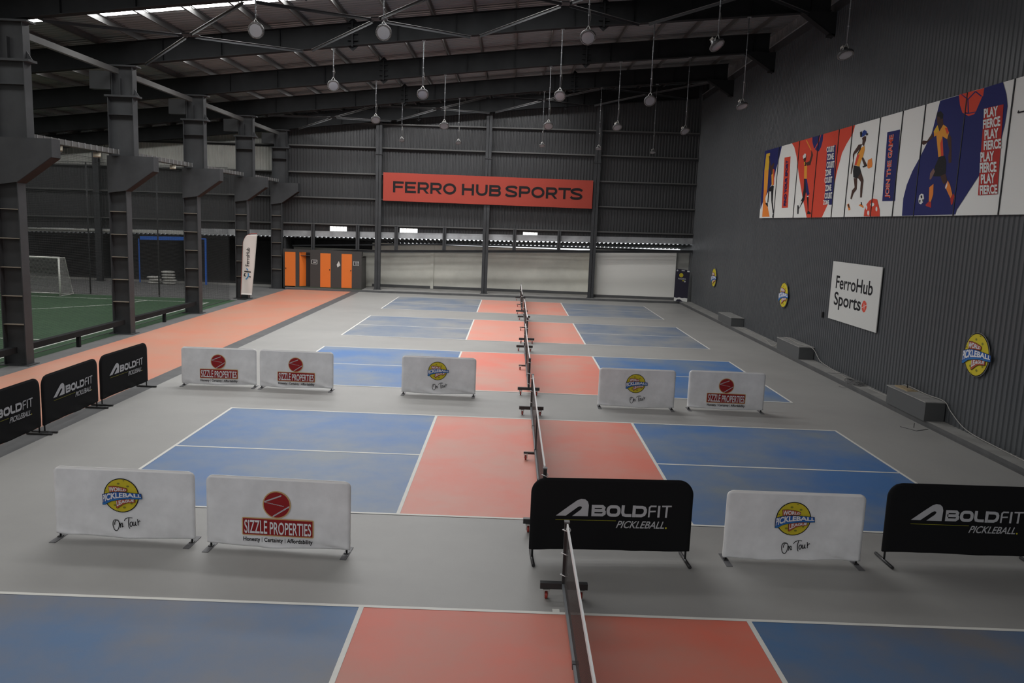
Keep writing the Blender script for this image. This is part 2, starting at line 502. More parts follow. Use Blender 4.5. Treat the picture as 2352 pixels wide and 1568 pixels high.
# kerbs
b = MB()
b.v += [(8.98, -14, 0), (wx(-14) + .03, -14, 0), (wx(40.6) + .03, 40.7, 0), (9.1, 40.7, 0)]
b.v += [(8.96, -14, .15), (wx(-14) + .03, -14, .15), (wx(40.6) + .03, 40.7, .15), (9.06, 40.7, .15)]
b.face([4, 5, 6, 7], M['slab']); b.face([0, 1, 5, 4], M['slab']); b.face([0, 4, 7, 3], M['dark_strip']); b.face([3, 7, 6, 2], M['slab'])
struct('trim_1', b, 'low concrete ledge along the foot of the right wall')
b = MB()
b.v += [(-13.4, kerb_y(-13.4), 0), (9.15, kerb_y(9.15), 0), (9.15, 44.4, 0), (-13.4, 44.4, 0)]
b.v += [(-13.4, kerb_y(-13.4), .12), (9.15, kerb_y(9.15), .12), (9.75, 40.7, .12), (9.75, 44.4, .12), (-13.4, 44.4, .12)]
b.face([4, 5, 6, 7, 8], M['slab']); b.face([0, 1, 5, 4], M['dark_strip']); b.face([3, 0, 4, 8], M['dark_strip'])
struct('trim_2', b, 'raised concrete kerb across the far end of the hall')

# ---- far wall
def flash_b(x): return 2.98 + .019 * (x + 12.5)
WIN = ((-11.1, -10.12, 3.31, 3.72), (-7.12, -6.10, 3.38, 3.71), (-.02, .80, 3.50, 3.72))
mb = MB()
rp = [(x, d) for x, d in ribs(-33, 10.5)]
YW = 41.15
def wq(x0, d0, x1, d1, zlo, zhi, m):
    b0 = len(mb.v)
    lo0, lo1 = zlo if isinstance(zlo, tuple) else (zlo, zlo)
    hi0, hi1 = zhi if isinstance(zhi, tuple) else (zhi, zhi)
    mb.v += [(x0, YW + d0, lo0), (x1, YW + d1, lo1), (x1, YW + d1, hi1), (x0, YW + d0, hi0)]
    mb.face([b0, b0 + 1, b0 + 2, b0 + 3], M[m])
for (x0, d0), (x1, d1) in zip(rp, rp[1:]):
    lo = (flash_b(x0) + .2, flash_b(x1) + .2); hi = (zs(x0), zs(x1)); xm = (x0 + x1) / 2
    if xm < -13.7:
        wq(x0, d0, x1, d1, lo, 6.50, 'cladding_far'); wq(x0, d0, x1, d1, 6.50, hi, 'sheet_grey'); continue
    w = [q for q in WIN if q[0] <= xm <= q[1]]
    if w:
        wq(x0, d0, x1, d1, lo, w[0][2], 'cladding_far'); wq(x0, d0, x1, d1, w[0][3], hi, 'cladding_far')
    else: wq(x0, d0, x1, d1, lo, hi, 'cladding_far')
wall_f = struct('wall_far', mb, 'dark corrugated end wall crossed by steel rails')
for a, k, x0 in ((3.865, .0106, -31), (5.3, .0065, -31), (6.70, .0073, -31), (8.14, .005, -31), (9.475, .0095, -13)):
    b = MB()
    b.bar((x0, 41.03, a + k * x0 + .03), (9.7, 41.03, a + k * 9.7 + .03), .20, .012, M['purlin'], up=(0, 0, 1))
    b.bar((x0, 41.12, a + k * x0 - .05), (9.7, 41.12, a + k * 9.7 - .05), .012, .16, M['steel'])
    b.bar((x0, 40.935, a + k * x0), (9.7, 40.935, a + k * 9.7), .012, .07, M['purlin'])
    build('wall_rail', b, wall_f)
b = MB()
for x0, x1 in ((-19.2, -6.0), (-6.0, 2.0), (2.0, 9.9)):
    b.poly([(x0, 41.10, flash_b(x0)), (x1, 41.10, flash_b(x1)), (x1, 41.13, flash_b(x1) + .34), (x0, 41.13, flash_b(x0) + .34)], M['galv'])
build('flashing', b, wall_f, label='bare galvanised flashing strip')
b = MB()
b.poly([(-28.4, 41.05, flash_b(-28.4)), (-19.2, 41.05, flash_b(-19.2)), (-19.2, 41.09, flash_b(-19.2) + .2), (-28.4, 41.09, flash_b(-28.4) + .2)], M['sheet_grey'])
b.box(-28.4, -19.2, 40.95, 41.05, 2.83, 2.87, M['sheet_grey'])
build('gutter', b, wall_f, label='pale grey gutter edge above the pitch end')
for i, (x0, x1, z0, z1) in enumerate(WIN):
    b = MB(); b.box(x0, x1, YW + .06, YW + .07, z0 - .02, z1 + .02, M['pane'])
    for k in range(1, 5):
        xx = x0 + (x1 - x0) * k / 5; b.box(xx - .008, xx + .008, YW + .05, YW + .06, z0, z1, M['sheet_grey'])
    o = struct('window_%d' % (i + 1), b, ('bright opening in the end wall, left one above the orange doors', 'bright opening in the end wall, below the left end of the red sign', 'bright opening in the end wall, right one above the white wall')[i])
# lean-to behind the end wall
b = MB()
x = -30.0; pts = []
while x < 10.3:
    pts += [(x, .0), (x + .09, .0), (x + .12, -.075), (x + .22, -.075)]; x += .25
for x, d in pts: b.v += [(x, 41.2, flash_b(x) + .012 + d), (x, 44.5, flash_b(x) - .33 + d)]
for i in range(len(pts) - 1): b.face([2 * i, 2 * i + 2, 2 * i + 3, 2 * i + 1], M['dark_wall'])
struct('ceiling_2', b, 'corrugated roof of the low bay behind the end wall')
b = MB()
b.box(-8.95, 4.05, 42.95, 43.05, .12, 2.72, M['cream'])
b.box(-8.95, 4.05, 42.93, 42.95, .12, .27, M['dark_strip'])
b.box(4.05, 4.12, 41.3, 42.95, .12, 2.75, M['cream'])
for x in (-8.65, -5.35): b.box(x - .09, x + .09, 42.83, 42.95, .12, 2.7, M['cream'])
struct('wall_leanto', b, 'cream wall of the low bay under the end wall')
b = MB()
b.box(4.12, 8.95, 41.55, 41.62, .27, 3.02, M['wall_board']); b.box(4.12, 8.95, 41.53, 41.62, .12, .27, M['dark_strip'])
b.box(8.95, 10.2, 41.75, 41.8, .12, 3.0, M['sheet_grey'])
struct('wall_leanto_2', b, 'white boarded wall beside the right corner column')
b = MB()
b.box(-33, 9.75, 44.4, 44.5, 0, 2.6, M['dark_wall']); b.box(-13.7, 9.75, 43.1, 43.15, 2.0, 2.75, M['dark_wall']); b.box(-13.7, -8.95, 42.95, 43.05, .12, 2.3, M['cream'])
b.box(-13.75, -13.65, 41.2, 44.4, 0, 2.9, M['dark_wall'])
struct('wall_leanto_3', b, 'dark back wall of the low bay')
# closing walls, out of view
b = MB(); b.box(-33.2, -33.1, -14, 44.5, 0, 8.3, M['cladding_far']); struct('wall_left', b, 'dark wall beyond the football pitch')
b = MB(); b.box(-33.2, 9.9, -14.1, -14.0, 0, 12.5, M['cladding_far']); struct('wall_near', b, 'dark wall behind the camera')

b = MB()
for x0 in (-11.5, -5.0, 1.5): b.box(x0, x0 + 5.8, -13.99, -13.97, 4.2, 8.2, M['near_fill'])  # unseen glowing panels, added to light the barrier fronts
struct('window_4', b, 'glowing fill panels added on the wall behind the camera')

# ---- end-wall posts and the beam over the low bay
YC = 40.85
def ipost(b, x, y, z0, z1, w, d, m):
    b.box(x - w / 2, x + w / 2, y - d / 2, y - d / 2 + .02, z0, z1, M[m])
    b.box(x - w / 2, x + w / 2, y + d / 2 - .02, y + d / 2, z0, z1, M[m])
    b.box(x - .01, x + .01, y - d / 2, y + d / 2, z0, z1, M[m])
for x, xt, z0, lab in ((-8.28, -8.3, .12, 'tall grey end-wall post touching the left edge of the red sign'),
                       (-2.14, -2.15, .12, 'tall grey end-wall post running behind the middle of the red sign'),
                       (4.0, 3.82, .12, 'tall grey end-wall post at the right edge of the red sign'),
                       (-24.2, -24.1, 0, 'tall grey end-wall post behind the football goal')):
    b = MB(); ipost(b, 0, 0, 0, zb(x) - z0, .33, .2, 'steel')
    t = thing('wall_post', lab, 'post', (x, YC, z0))
    build('shaft', b, t)
    b = MB()
    zz = 7.6 if x > -9 else 5
    b.box(-.2, .2, -.14, .14, zz, zz + .035, M['steel']); build('splice_plate', b, t)
    b = MB(); b.box(-.22, .22, -.15, .15, 0, .02, M['steel']); build('base_plate', b, t)
def beam_z(x): return 2.63 + .038 * x
t = thing('lintel_beam', 'long dark beam over the white wall and orange doors', 'beam', (-13.4, YC, beam_z(-13.4)))
b = MB(); dx = 23.1
b.bar((0, 0, .06), (dx, 0, .06 + .038 * dx), .16, .02, M['steel']); b.bar((0, 0, 0), (dx, 0, .038 * dx), .02, .14, M['steel'])
b.bar((0, 0, -.07), (dx, 0, -.07 + .038 * dx), .16, .02, M['steel']); build('beam_section', b, t)
for x, lab in ((-12.0, 'short post above the orange doors, nearest the columns'), (-9.45, 'short post above the right end of the orange doors'),
               (-7.25, 'short post just right of the left wall post'), (-4.5, 'short post above the cream wall, left of the middle wall post'),
               (-.5, 'short post just left of the right-hand bright opening'), (2.05, 'short post left of the right wall post')):
    b = MB(); z0 = beam_z(x) + .07; ipost(b, 0, 0, 0, 3.86 + .0106 * x - z0, .20, .12, 'steel')
    tag(build('hanger_post', b, None, (x, YC + .05, z0)), lab, 'post')
b = MB(); b.tube([(-13.3, 41.4, 2.42), (-4.4, 41.4, 2.86), (9.5, 41.4, 3.0)], .05, M['steel'])
tag(build('service_pipe', b), 'thin dark pipe rising above the lintel beam', 'pipe')
b = MB(); b.box(-33, -14, 41.3, 41.4, 0, .12, M['slab'])
tag(build('low_kerb', b), 'low pale kerb on the floor behind the pitch end', 'kerb')

# ---- left columns with crane brackets
CY = (15.9, 21.9, 28.1, 34.45, 40.5)
CN = ('nearest', 'second', 'third', 'fourth', 'farthest')
for n, y in enumerate(CY):
    xo = -.008 * (y - 15.9)
    t = thing('steel_column', CN[n] + ' of the five dark steel columns beside the orange lane' if n not in (3,) else 'fourth dark steel column, behind the white feather flag', 'column', (-13.73 + xo, y, 0))
    b = MB()
    b.box(-.30, -.275, -.17, .17, 0, 5.9, M['steel']); b.box(.275, .30, -.17, .17, 0, 5.9, M['steel'])
    b.box(-.275, .275, .0, .015, 0, 5.9, M['steel'])
    build('lower_shaft', b, t)
    for k in range(6):
        b = MB(); z = 1.09 + .755 * k - (.75 if k == 5 else 0) * 0
        if z > 4.6: continue
        b.box(-.275, .275, -.16, -.0, z, z + .016, M['dusty_edge']); b.box(-.275, .275, .015, .16, z, z + .016, M['dusty_edge'])
        build('stiffener', b, t)
    b = MB()
    out = [(-.30, 4.72), (.32, 4.82), (1.22, 5.48), (1.22, 5.92), (-.30, 5.92)]
    b.prism(out, 'y', -.20, -.18, M['steel']); b.prism(out, 'y', .18, .20, M['steel'])
    b.bar((.30, 0, 4.80), (1.22, 0, 5.47), .42, .02, M['steel_red']); b.box(1.221, 1.232, -.2, .2, 5.47, 5.92, M['steel']); b.box(-.3, 1.232, -.2, .2, 5.921, 5.94, M['steel'])
    build('crane_bracket', b, t)
    b = MB()
    b.box(-.24, -.22, -.16, .16, 5.9, 7.82, M['steel']); b.box(.58, .60, -.16, .16, 5.9, 7.82, M['steel']); b.box(-.22, .58, 0, .015, 5.9, 7.82, M['steel'])
    b.box(-.22, .58, -.16, 0, 7.25, 7.27, M['steel'])
    build('upper_shaft', b, t)
    b = MB(); b.box(-.32, .74, -.2, .2, 7.82, 7.88, M['steel'])
    b.prism([(.6, 7.88), (.74, 7.88), (.6, 8.1)], 'y', -.01, .01, M['steel'])
    build('cap_plate', b, t)
    b = MB()
    top = zb(-13.6) - .05
    b.box(-.10, -.08, -.15, .15, 7.88, top, M['steel']); b.box(.58, .60, -.15, .15, 7.88, top, M['steel']); b.box(-.08, .58, 0, .015, 7.88, top, M['steel'])
    b.box(.16, .18, -.13, 0, 7.88, 8.42, M['steel'])
    build('head_shaft', b, t)
    b = MB(); b.box(-.22, .74, -.2, .2, top, top + .05, M['steel']); build('seat_plate', b, t)
    b = MB(); b.box(-.80, -.12, -.16, .12, 8.05, 8.62, M['steel']); build('junction_box', b, t)
    b = MB(); b.box(-.4, .4, -.25, .25, 0, .02, M['steel']); build('base_plate', b, t)

# ---- rafters
for n, y in enumerate(RY):
    t = thing('roof_rafter', ('nearest dark roof rafter, cutting the top left corner', 'second dark roof rafter, crossing the top of the picture', 'third dark roof rafter from the camera', 'fourth dark roof rafter from the camera', 'last dark roof rafter, along the top of the end wall')[n], 'rafter', (0, y, zb(0)))
    z0 = zb(0)
    X = [-33, -13.5, 0, 9.35]
    b = MB()
    for a, e in zip(X, X[1:]):
        b.prism([(a, zb(a) - z0), (e, zb(e) - z0), (e, zr(e) - z0), (a, zr(a) - z0)], 'y', -.006, .006, M['rafter'])
    build('web', b, t)
    for nm, fz in (('bottom_flange', zb), ('top_flange', lambda q: zr(q) - .02)):
        b = MB()
        for a, e in zip(X, X[1:]):
            b.prism([(a, fz(a) - z0), (e, fz(e) - z0), (e, fz(e) + .02 - z0), (a, fz(a) + .02 - z0)], 'y', -.13, .13, M['rafter'])
        build(nm, b, t)
    for xs in (-6.05, 2.05):
        b = MB()
        b.box(xs - .03, xs + .03, -.14, .14, zb(xs) - .04 - z0, zr(xs) + .04 - z0, M['rafter'])
        for sg, zz in ((-1, zb(xs) - z0), (1, zr(xs) - z0)):
            b.prism([(xs - .18, zz), (xs + .18, zz), (xs, zz + sg * .16)], 'y', -.008, .008, M['rafter'])
        for k in range(3):
            zz = zb(xs) - z0 + .15 + .2 * k; b.box(xs - .16, xs + .16, -.10, .10, zz, zz + .03, M['rafter'])
        build('splice_joint', b, t)
    for k in range(12):
        xs = -12.2 + 1.9 * k
        if abs(xs + 6.05) < .5 or abs(xs - 2.05) < .5 or xs > 9: continue
        b = MB(); b.box(-.005, .005, -.11, .11, zb(xs) - z0 + .02, zr(xs) - z0 - .02, M['rafter'])
        link('web_stiffener', cached_mesh('ws%d' % k, b), t, (xs, 0, 0))
    if n < 4:
        b = MB(); zz = zb(9.0) - z0
        for yy in (-.16, .14):
            b.prism([(8.35, zz), (wx(y) + .05, zz), (wx(y) + .05, 10.55 - z0), (wx(y) - .18, 10.7 - z0)], 'y', yy, yy + .02, M['rafter'])
        b.bar((8.35, 0, zz), (wx(y) - .18, 0, 10.7 - z0), .32, .02, M['rafter'])
        b.box(wx(y) - .19, wx(y) + .02, -.16, .16, 10.62 - z0, 10.68 - z0, M['rafter'])
        build('haunch', b, t)

# ---- cross bracing in the first and last bays
NX = (-12.9, -7.5, -2.08, 3.35, 8.8)
def brace(x0, x1, y0, y1, lab, grp):
    xm = (x0 + x1) / 2; x0 += .16; x1 -= .16; ym = (y0 + y1) / 2; c = Vector((xm, ym, zb(xm) + .02))
    t = thing('cross_brace', lab, 'brace', c, 0, grp)
    for (xa, xb) in ((x0, x1), (x1, x0)):
        b = MB()
        p = Vector((xa, y0, zb(xa) - .02)) - c; q = Vector((xb, y1, zb(xb) - .02)) - c
        d = (q - p).normalized()
        for (s, e) in ((p, -d * .18), (d * .18, q)):
            b.bar(s, e, .09, .01, M['brace']); b.bar(Vector(s) + Vector((0, 0, -.04)), Vector(e) + Vector((0, 0, -.04)), .01, .08, M['steel'])
        build('angle_bar', b, t)
    b = MB(); b.prism([(-.32, -.08), (-.12, -.2), (.12, -.2), (.32, -.08), (.32, .08), (.12, .2), (-.12, .2), (-.32, .08)], 'z', -.012, .012, M['steel'])
    build('gusset_plate', b, t)
BL = ('leftmost steel cross brace under the roof, by the columns', 'steel cross brace under the roof, second from the columns', 'steel cross brace under the roof, third from the columns', 'steel cross brace under the roof, beside the right wall')
for k in range(4):
    brace(NX[k], NX[k + 1], 16.0, 21.8, BL[k].replace('under the roof', 'in the nearest roof bay'), 'near bay cross braces')
    brace(NX[k] + .1, NX[k + 1] + .1, 34.6, 40.3, BL[k].replace('under the roof', 'in the farthest roof bay'), 'far bay cross braces')

# ---- runs between the columns
for nm, z, w, h, lab, m, xx in (('eave_strut', 8.62, .12, .17, 'upper steel strut between the columns', 'purlin', .12), ('cable_tray', 6.07, .30, .17, 'ribbed cable tray resting on the column brackets', 'purlin', -.02)):
    for n in range(4):
        y0, y1 = CY[n] + .19, CY[n + 1] - .19
        xa, xb = -13.73 - .008 * (CY[n] - 15.9) + xx, -13.73 - .008 * (CY[n + 1] - 15.9) + xx
        b = MB()
        if nm == 'cable_tray':
            L = y1 - y0
            b.bar((0, 0, 0), (xb - xa, L, 0), .30, .012, M['purlin']); b.bar((.15, 0, .06), (xb - xa + .15, L, .06), .012, .15, M['purlin']); b.bar((-.15, 0, .06), (xb - xa - .15, L, .06), .012, .15, M['purlin'])
            for k in range(16):
                yy = L * (k + .5) / 16; b.box(.15, .166, yy - .012, yy + .012, -.02, .14, M['galv'])
        else:
            b.bar((0, 0, 0), (xb - xa, y1 - y0, 0), w, h, M[m])
        o = build(nm, b, None, (xa, y0, z - .08 if nm == 'cable_tray' else z))
        tag(o, lab + (' of the nearest bay', ' of the second bay', ' of the third bay', ' of the farthest bay')[n], 'strut' if nm == 'eave_strut' else 'cable tray')
for n in range(2):
    y0, y1 = CY[n] + .19, CY[n + 1] - .19
    t = thing('pitch_rail', ('low dark guard rail between the nearest and second columns', 'low dark guard rail between the second and third columns')[n], 'rail', (-13.74, y0, 0))
    b = MB(); b.box(-.09, .09, 0, y1 - y0, .34, .50, M['rafter']); build('rail', b, t)
    b = MB(); m = (y1 - y0) / 2; b.box(-.05, .05, m - .05, m + .05, 0, .34, M['rafter']); build('rail_post', b, t)
t = thing('pitch_rail', 'low dark guard rail running out of the picture past the nearest column', 'rail', (-13.74, 10.0, 0))
b = MB(); b.box(-.09, .09, 0, 5.71, .34, .50, M['rafter']); build('rail', b, t)
b = MB(); b.box(-.05, .05, 2.8, 2.9, 0, .34, M['rafter']); build('rail_post', b, t)

# ============================================================ BARRIERS
def cover_mesh(name, w, z0, z1, r, th, m, me, wrinkle, seed):
    """stretched fabric sleeve: rounded top corners, creases along the hem"""
    rnd = random.Random(seed)
    nx, rows = 44, []
    z = z0
    while z < z1 - r: rows.append(z); z += .02 if z < z0 + .14 else .06
    rows += [z1 - r + r * math.sin(PI / 2 * k / 10) for k in range(11)]
    ph = [(rnd.uniform(2, 7), rnd.uniform(0, 6), rnd.uniform(.4, 1)) for _ in range(5)]
    def hw(z):
        if z <= z1 - r: return w / 2
        return w / 2 - r + math.sqrt(max(r * r - (z - (z1 - r)) ** 2, 0))
    b = MB(); n = len(rows)
    for side in (-1, 1):
        for z in rows:
            h = hw(z)
            for i in range(nx + 1):
                t = i / nx * 2 - 1
                x = t * h
                e = min(1, (1 - abs(t)) / .03 + .6) if z < z1 - .02 else .2
                q = 0
                for f, p, a in ph:
                    q += a * math.sin(f * x * 2.2 + p + 26 * (z - z0))
                d = wrinkle * q * math.exp(-(z - z0) / .085) * e
                sag = 0
                if z < z0 + .05: sag = .012 * math.sin(x * 3.1 + ph[0][1]) * min(1.2, wrinkle / .008)
                b.v.append((x, side * (th / 2 * e) + (min(d, .003) if side < 0 else max(d * .6, -.003)), z + sag))
    for s in (0, 1):
        o = s * n * (nx + 1)
        for j in range(n - 1):
            for i in range(nx):
                a = o + j * (nx + 1) + i
                q = [a, a + 1, a + nx + 2, a + nx + 1]
                b.face(q if s == 0 else q[::-1], M[me] if rows[j] > z1 - .035 and me != m else M[m], True)
    o = n * (nx + 1)
    for j in range(n - 1):
        for i in (0, nx):
            a = j * (nx + 1) + i; q = [a, a + nx + 1, o + a + nx + 1, o + a]
            b.face(q if i == 0 else q[::-1], M[me], True)
    for i in range(nx):
        a = i; b.face([a, o + a, o + a + 1, a + 1], M[m], True)
        a = (n - 1) * (nx + 1) + i; b.face([a, a + 1, o + a + 1, o + a], M[me], True)
    return b.mesh(name)

LG = .043
def wpl_logo(d, cu, cv, r):
    def T(p): return (cu + (p[0] - 640) / 360 * r, cv + (578 + LG * (p[0] - 640) - p[1]) / 388 * r)
    def TT(l): return [T(p) for p in l]
    d.disc((cu, cv), r * 1.02, 'black'); d.disc((cu, cv), r * .965, 'wplyellow')
    for x, y, a in ((585, 305, 1), (780, 365, 1), (505, 800, 1), (700, 855, 1), (855, 765, .8), (450, 245, .6), (700, 232, .6), (330, 470, .6), (560, 930, .6)):
        p = T((x, y)); d.disc(p, r * .085 * a, 'wplhole', 12, r * .06 * a)
    d.poly(TT([(385, 355), (500, 350), (640, 372), (775, 412), (775, 470), (745, 492), (600, 488), (400, 498)]), 'black')
    d.poly(TT([(392, 362), (500, 357), (640, 380), (768, 417), (768, 466), (740, 485), (600, 482), (400, 492)]), 'redshade')
    d.poly(TT([(535, 670), (930, 640), (938, 735), (760, 750), (680, 785), (565, 870), (538, 855)]), 'black')
    d.poly(TT([(542, 676), (924, 648), (930, 730), (760, 742), (680, 776), (566, 860), (545, 848)]), 'redshade')
    d.poly(TT([(252, 540), (400, 500), (520, 485), (700, 490), (900, 510), (1070, 530), (1088, 655), (960, 660), (850, 655), (700, 660), (560, 680), (430, 710), (310, 785), (255, 785)]), 'black')
    d.poly(TT([(260, 548), (400, 508), (520, 492), (700, 497), (900, 517), (1064, 537), (1078, 648), (960, 652), (850, 647), (700, 652), (560, 672), (430, 700), (308, 776), (262, 778)]), 'ribbon')
    d.poly(TT([(262, 740), (300, 735), (430, 670), (560, 645), (700, 630), (850, 625), (1078, 626), (1078, 648), (960, 652), (850, 647), (700, 652), (560, 672), (430, 700), (308, 776), (262, 778)]), 'ribbonlo')
    d.text('WORLD', TT([(402, 366), (520, 372), (640, 392), (760, 424)]), TT([(402, 488), (520, 474), (640, 466), (752, 466)]), 'letter', off=.032)
    d.text('PICKLEBALL', TT([(272, 548), (480, 502), (760, 508), (1058, 540)]), TT([(266, 728), (480, 645), (760, 612), (1066, 616)]), 'letter', off=.036)
    d.text('LEAGUE', TT([(548, 690), (680, 672), (800, 660), (918, 655)]), TT([(560, 818), (680, 750), (800, 718), (912, 713)]), 'letter', off=.032)
def on_tour(d, cu, cv, r):
    def TT(l): return [(cu + (x - 640) / 360 * r, cv + (578 + LG * (x - 640) - y) / 388 * r) for x, y in l]
    w = .045 * r
    for l in ([(540, 1160), (500, 1142), (462, 1168), (446, 1230), (452, 1300), (474, 1370), (512, 1398), (548, 1372), (572, 1300), (576, 1215), (556, 1162), (520, 1150), (490, 1190), (480, 1260)],
              [(592, 1212), (598, 1270), (600, 1330)], [(600, 1300), (616, 1240), (638, 1218), (645, 1250), (640, 1310), (664, 1290)],
              [(688, 1166), (716, 1120), (780, 1092), (862, 1098)], [(790, 1092), (774, 1190), (780, 1290), (800, 1345)],
              [(846, 1190), (816, 1205), (806, 1250), (818, 1290), (844, 1284), (860, 1240), (852, 1198), (838, 1188)],
              [(878, 1185), (874, 1250), (892, 1280), (914, 1250), (926, 1180)], [(926, 1180), (924, 1240), (934, 1272), (948, 1255)],
              [(968, 1120), (976, 1180), (982, 1268)], [(978, 1215), (996, 1172), (1012, 1160), (1030, 1172)]):
        d.smooth(TT(l), w, 'black')
def sizzle_logo(d):
    x0, x1, y0, y1 = -.465, .465, .195, .435
    d.poly(rounded(x0, x1, y0, y1, .02), 'gold'); d.disc((-.012, .62), .182, 'gold')
    d.poly([(x0 + .014, y0 + .014), (x1 - .014, y0 + .014), (x1 - .014, y1 - .014), (x0 + .014, y1 - .014)], 'sizzle')
    d.disc((-.012, .62), .182, 'gold'); d.disc((-.012, .62), .168, 'sizzle')
    def jag(p, q, w):
        n = 26
        d.strip([(p[0] + (q[0] - p[0]) * i / n, p[1] + (q[1] - p[1]) * i / n + (.004 if i % 2 else -.004)) for i in range(n + 1)], w, 'pale')
    jag((-.170, .655), (.05, .745), .012); jag((-.17, .65), (.08, .605), .005); jag((.152, .605), (-.06, .465), .013)
    d.box_text('SIZZLE', x0 + .035, -.135, y0 + .03, y1 - .03, 'letter', off=.012)
    d.box_text('PROPERTIES', -.10, x1 - .03, y0 + .028, y1 - .045, 'letter', off=.012)
    d.box_text('Honesty', -.445, -.225, .103, .178, 'black', off=.024)
    d.poly([(-.204, .115), (-.198, .115), (-.198, .178), (-.204, .178)], 'black')
    d.box_text('Certainty', -.172, .072, .103, .178, 'black', off=.024)
    d.poly([(.094, .115), (.100, .115), (.100, .178), (.094, .178)], 'black')
    d.box_text('Affordability', .122, .458, .103, .178, 'black', off=.024)
def bold_logo(d):
    def U(x, y): return ((1160 + x / 4.356 - 1400) / 181, 1.1 - ((1080 + y / 4.356) - 1109) / 174)
    def UU(l): return [U(*p) for p in l]
    d.poly(UU([(475, 498), (600, 402), (685, 340), (725, 325), (765, 329), (793, 352), (805, 390), (800, 500), (640, 500), (722, 436), (736, 416), (731, 403), (712, 400), (692, 409), (575, 498)]), 'silver')
    s = 1 / 4.356 / 178
    def rr(x0, x1, y0, y1, rad, w, a=0, e=None):
        pts = [U(*p) for p in rounded(x0 + w / 2, x1 - w / 2, y0 + w / 2, y1 - w / 2, rad, 4)]
        pts.append(pts[0]); d.strip(pts, w * s, 'silver')
    d.strip(UU([(940, 398), (850, 398), (850, 484), (945, 484), (965, 470), (965, 452), (950, 440), (855, 440)]), 30 * s, 'silver')
    d.strip(UU([(930, 440), (955, 432), (960, 412), (945, 398), (925, 398)]), 30 * s, 'silver')
    rr(988, 1130, 383, 500, 34, 32)
    d.strip(UU([(1156, 382), (1153, 455), (1162, 478), (1185, 484), (1244, 484)]), 31 * s, 'silver')
    d.strip(UU([(1270, 382), (1268, 500)]), 31 * s, 'silver'); d.strip(UU([(1285, 484), (1345, 484), (1372, 472), (1384, 448), (1384, 425), (1374, 406), (1350, 398), (1286, 398)]), 31 * s, 'silver')
    d.strip(UU([(1496, 386), (1440, 386), (1426, 398), (1422, 498)]), 17 * s, 'silver'); d.strip(UU([(1424, 440), (1490, 436)]), 15 * s, 'silver')
    d.strip(UU([(1524, 378), (1521, 498)]), 22 * s, 'silver'); d.strip(UU([(1553, 384), (1652, 382)]), 16 * s, 'silver'); d.strip(UU([(1604, 384), (1598, 498)]), 20 * s, 'silver')
    d.strip(UU([(470, 534), (1088, 538)]), 5 * s, 'limeline')
    d.text('PICKLEBALL', UU([(1104, 536), (1594, 538)]), UU([(1090, 611), (1586, 611)]), 'silver', off=.012, shear=.22)
    d.disc(U(1605, 603), .012, 'lime', 12)

_mc = {}
def cached(k, f):
    if k not in _mc: _mc[k] = f()
    return _mc[k]
def decal_mesh(name, y0, *fs):
    d = Decal(y0)
    for f in fs: f(d)
    return d.mb.mesh(name)
def white_barrier(x, y, rz, kind, label, seed, w=1.82):
    t = thing('fabric_barrier', label, 'barrier', (x, y, 0), rz, 'white fabric barriers')
    k = seed % 3
    link('fabric_cover', cached(('wc', k, w), lambda: cover_mesh('fabric_cover', w, .05, .965, .085, .05, 'white_fabric', 'fabric_edge', .012, k)), t)
    if kind == 'wpl':
        link('printed_emblem', cached('wpl', lambda: decal_mesh('printed_emblem', -.033, lambda d: wpl_logo(d, -.03, .615, .225))), t, label='yellow ball emblem with blue ribbon lettering')
        link('printed_lettering', cached('tour', lambda: decal_mesh('printed_lettering', -.036, lambda d: on_tour(d, -.03, .615, .225))), t, label='black handwritten lettering')
    else:
        link('printed_emblem', cached('siz', lambda: decal_mesh('printed_emblem', -.033, sizzle_logo)), t, label='dark red ball and lettering on a red strip')
    def tube():
        b = MB(); b.tube([(-w / 2 + .05, 0, .08), (w / 2 - .05, 0, .08)], .012, M['grey_tube'])
        for s in (-1, 1): b.tube([(s * (w / 2 - .045), 0, .012), (s * (w / 2 - .045), 0, .5)], .013, M['black_metal'])
        return b.mesh('frame_tube')
    link('frame_tube', cached(('wt', w), tube), t)
    def foot():
        b = MB(); b.box(-.04, .04, -.20, .20, 0, .008, M['grey_plate']); b.box(-.03, .03, -.03, .03, .008, .02, M['black_metal']); return b.mesh('foot_plate')
    for s in (-1, 1): link('foot_plate', cached('wf', foot), t, loc=(s * (w / 2 - .045), 0, 0))
    return t
def black_barrier(x, y, rz, label, seed, w=2.1):
    t = thing('fabric_barrier', label, 'barrier', (x, y, 0), rz, 'black fabric barriers')
    link('fabric_cover', cached(('bc', seed % 3), lambda: cover_mesh('fabric_cover', w, .15, 1.10, .20, .05, 'black_fabric', 'black_fabric', .004, seed + 10)), t)
    link('printed_lettering', cached('bold', lambda: decal_mesh('printed_lettering', -.031, bold_logo)), t, label='pale grey lettering with a slanted arch mark')
    def tube():
        b = MB(); b.tube([(-w / 2 + .05, 0, .18), (w / 2 - .05, 0, .18)], .012, M['black_metal'])
        for s in (-1, 1): b.tube([(s * (w / 2 - .045), 0, .03), (s * (w / 2 - .045), 0, .5)], .014, M['black_metal'])
        return b.mesh('frame_tube')
    link('frame_tube', cached('bt', tube), t)
    def foot():
        b = MB(); b.tube([(0, -.24, .022), (0, .24, .022)], .022, M['black_metal'], 10); return b.mesh('foot_bar')
    for s in (-1, 1): link('foot_bar', cached('bf', foot), t, loc=(s * (w / 2 - .045), 0, 0))
    return t
white_barrier(-5.53, 4.66, math.radians(-1), 'wpl', 'white barrier with yellow ball emblem at the lower left, nearest the black barriers', 0)
white_barrier(-3.50, 4.52, math.radians(-2.5), 'sizzle', 'large white barrier with dark red ball emblem in the front row', 1, 1.86)
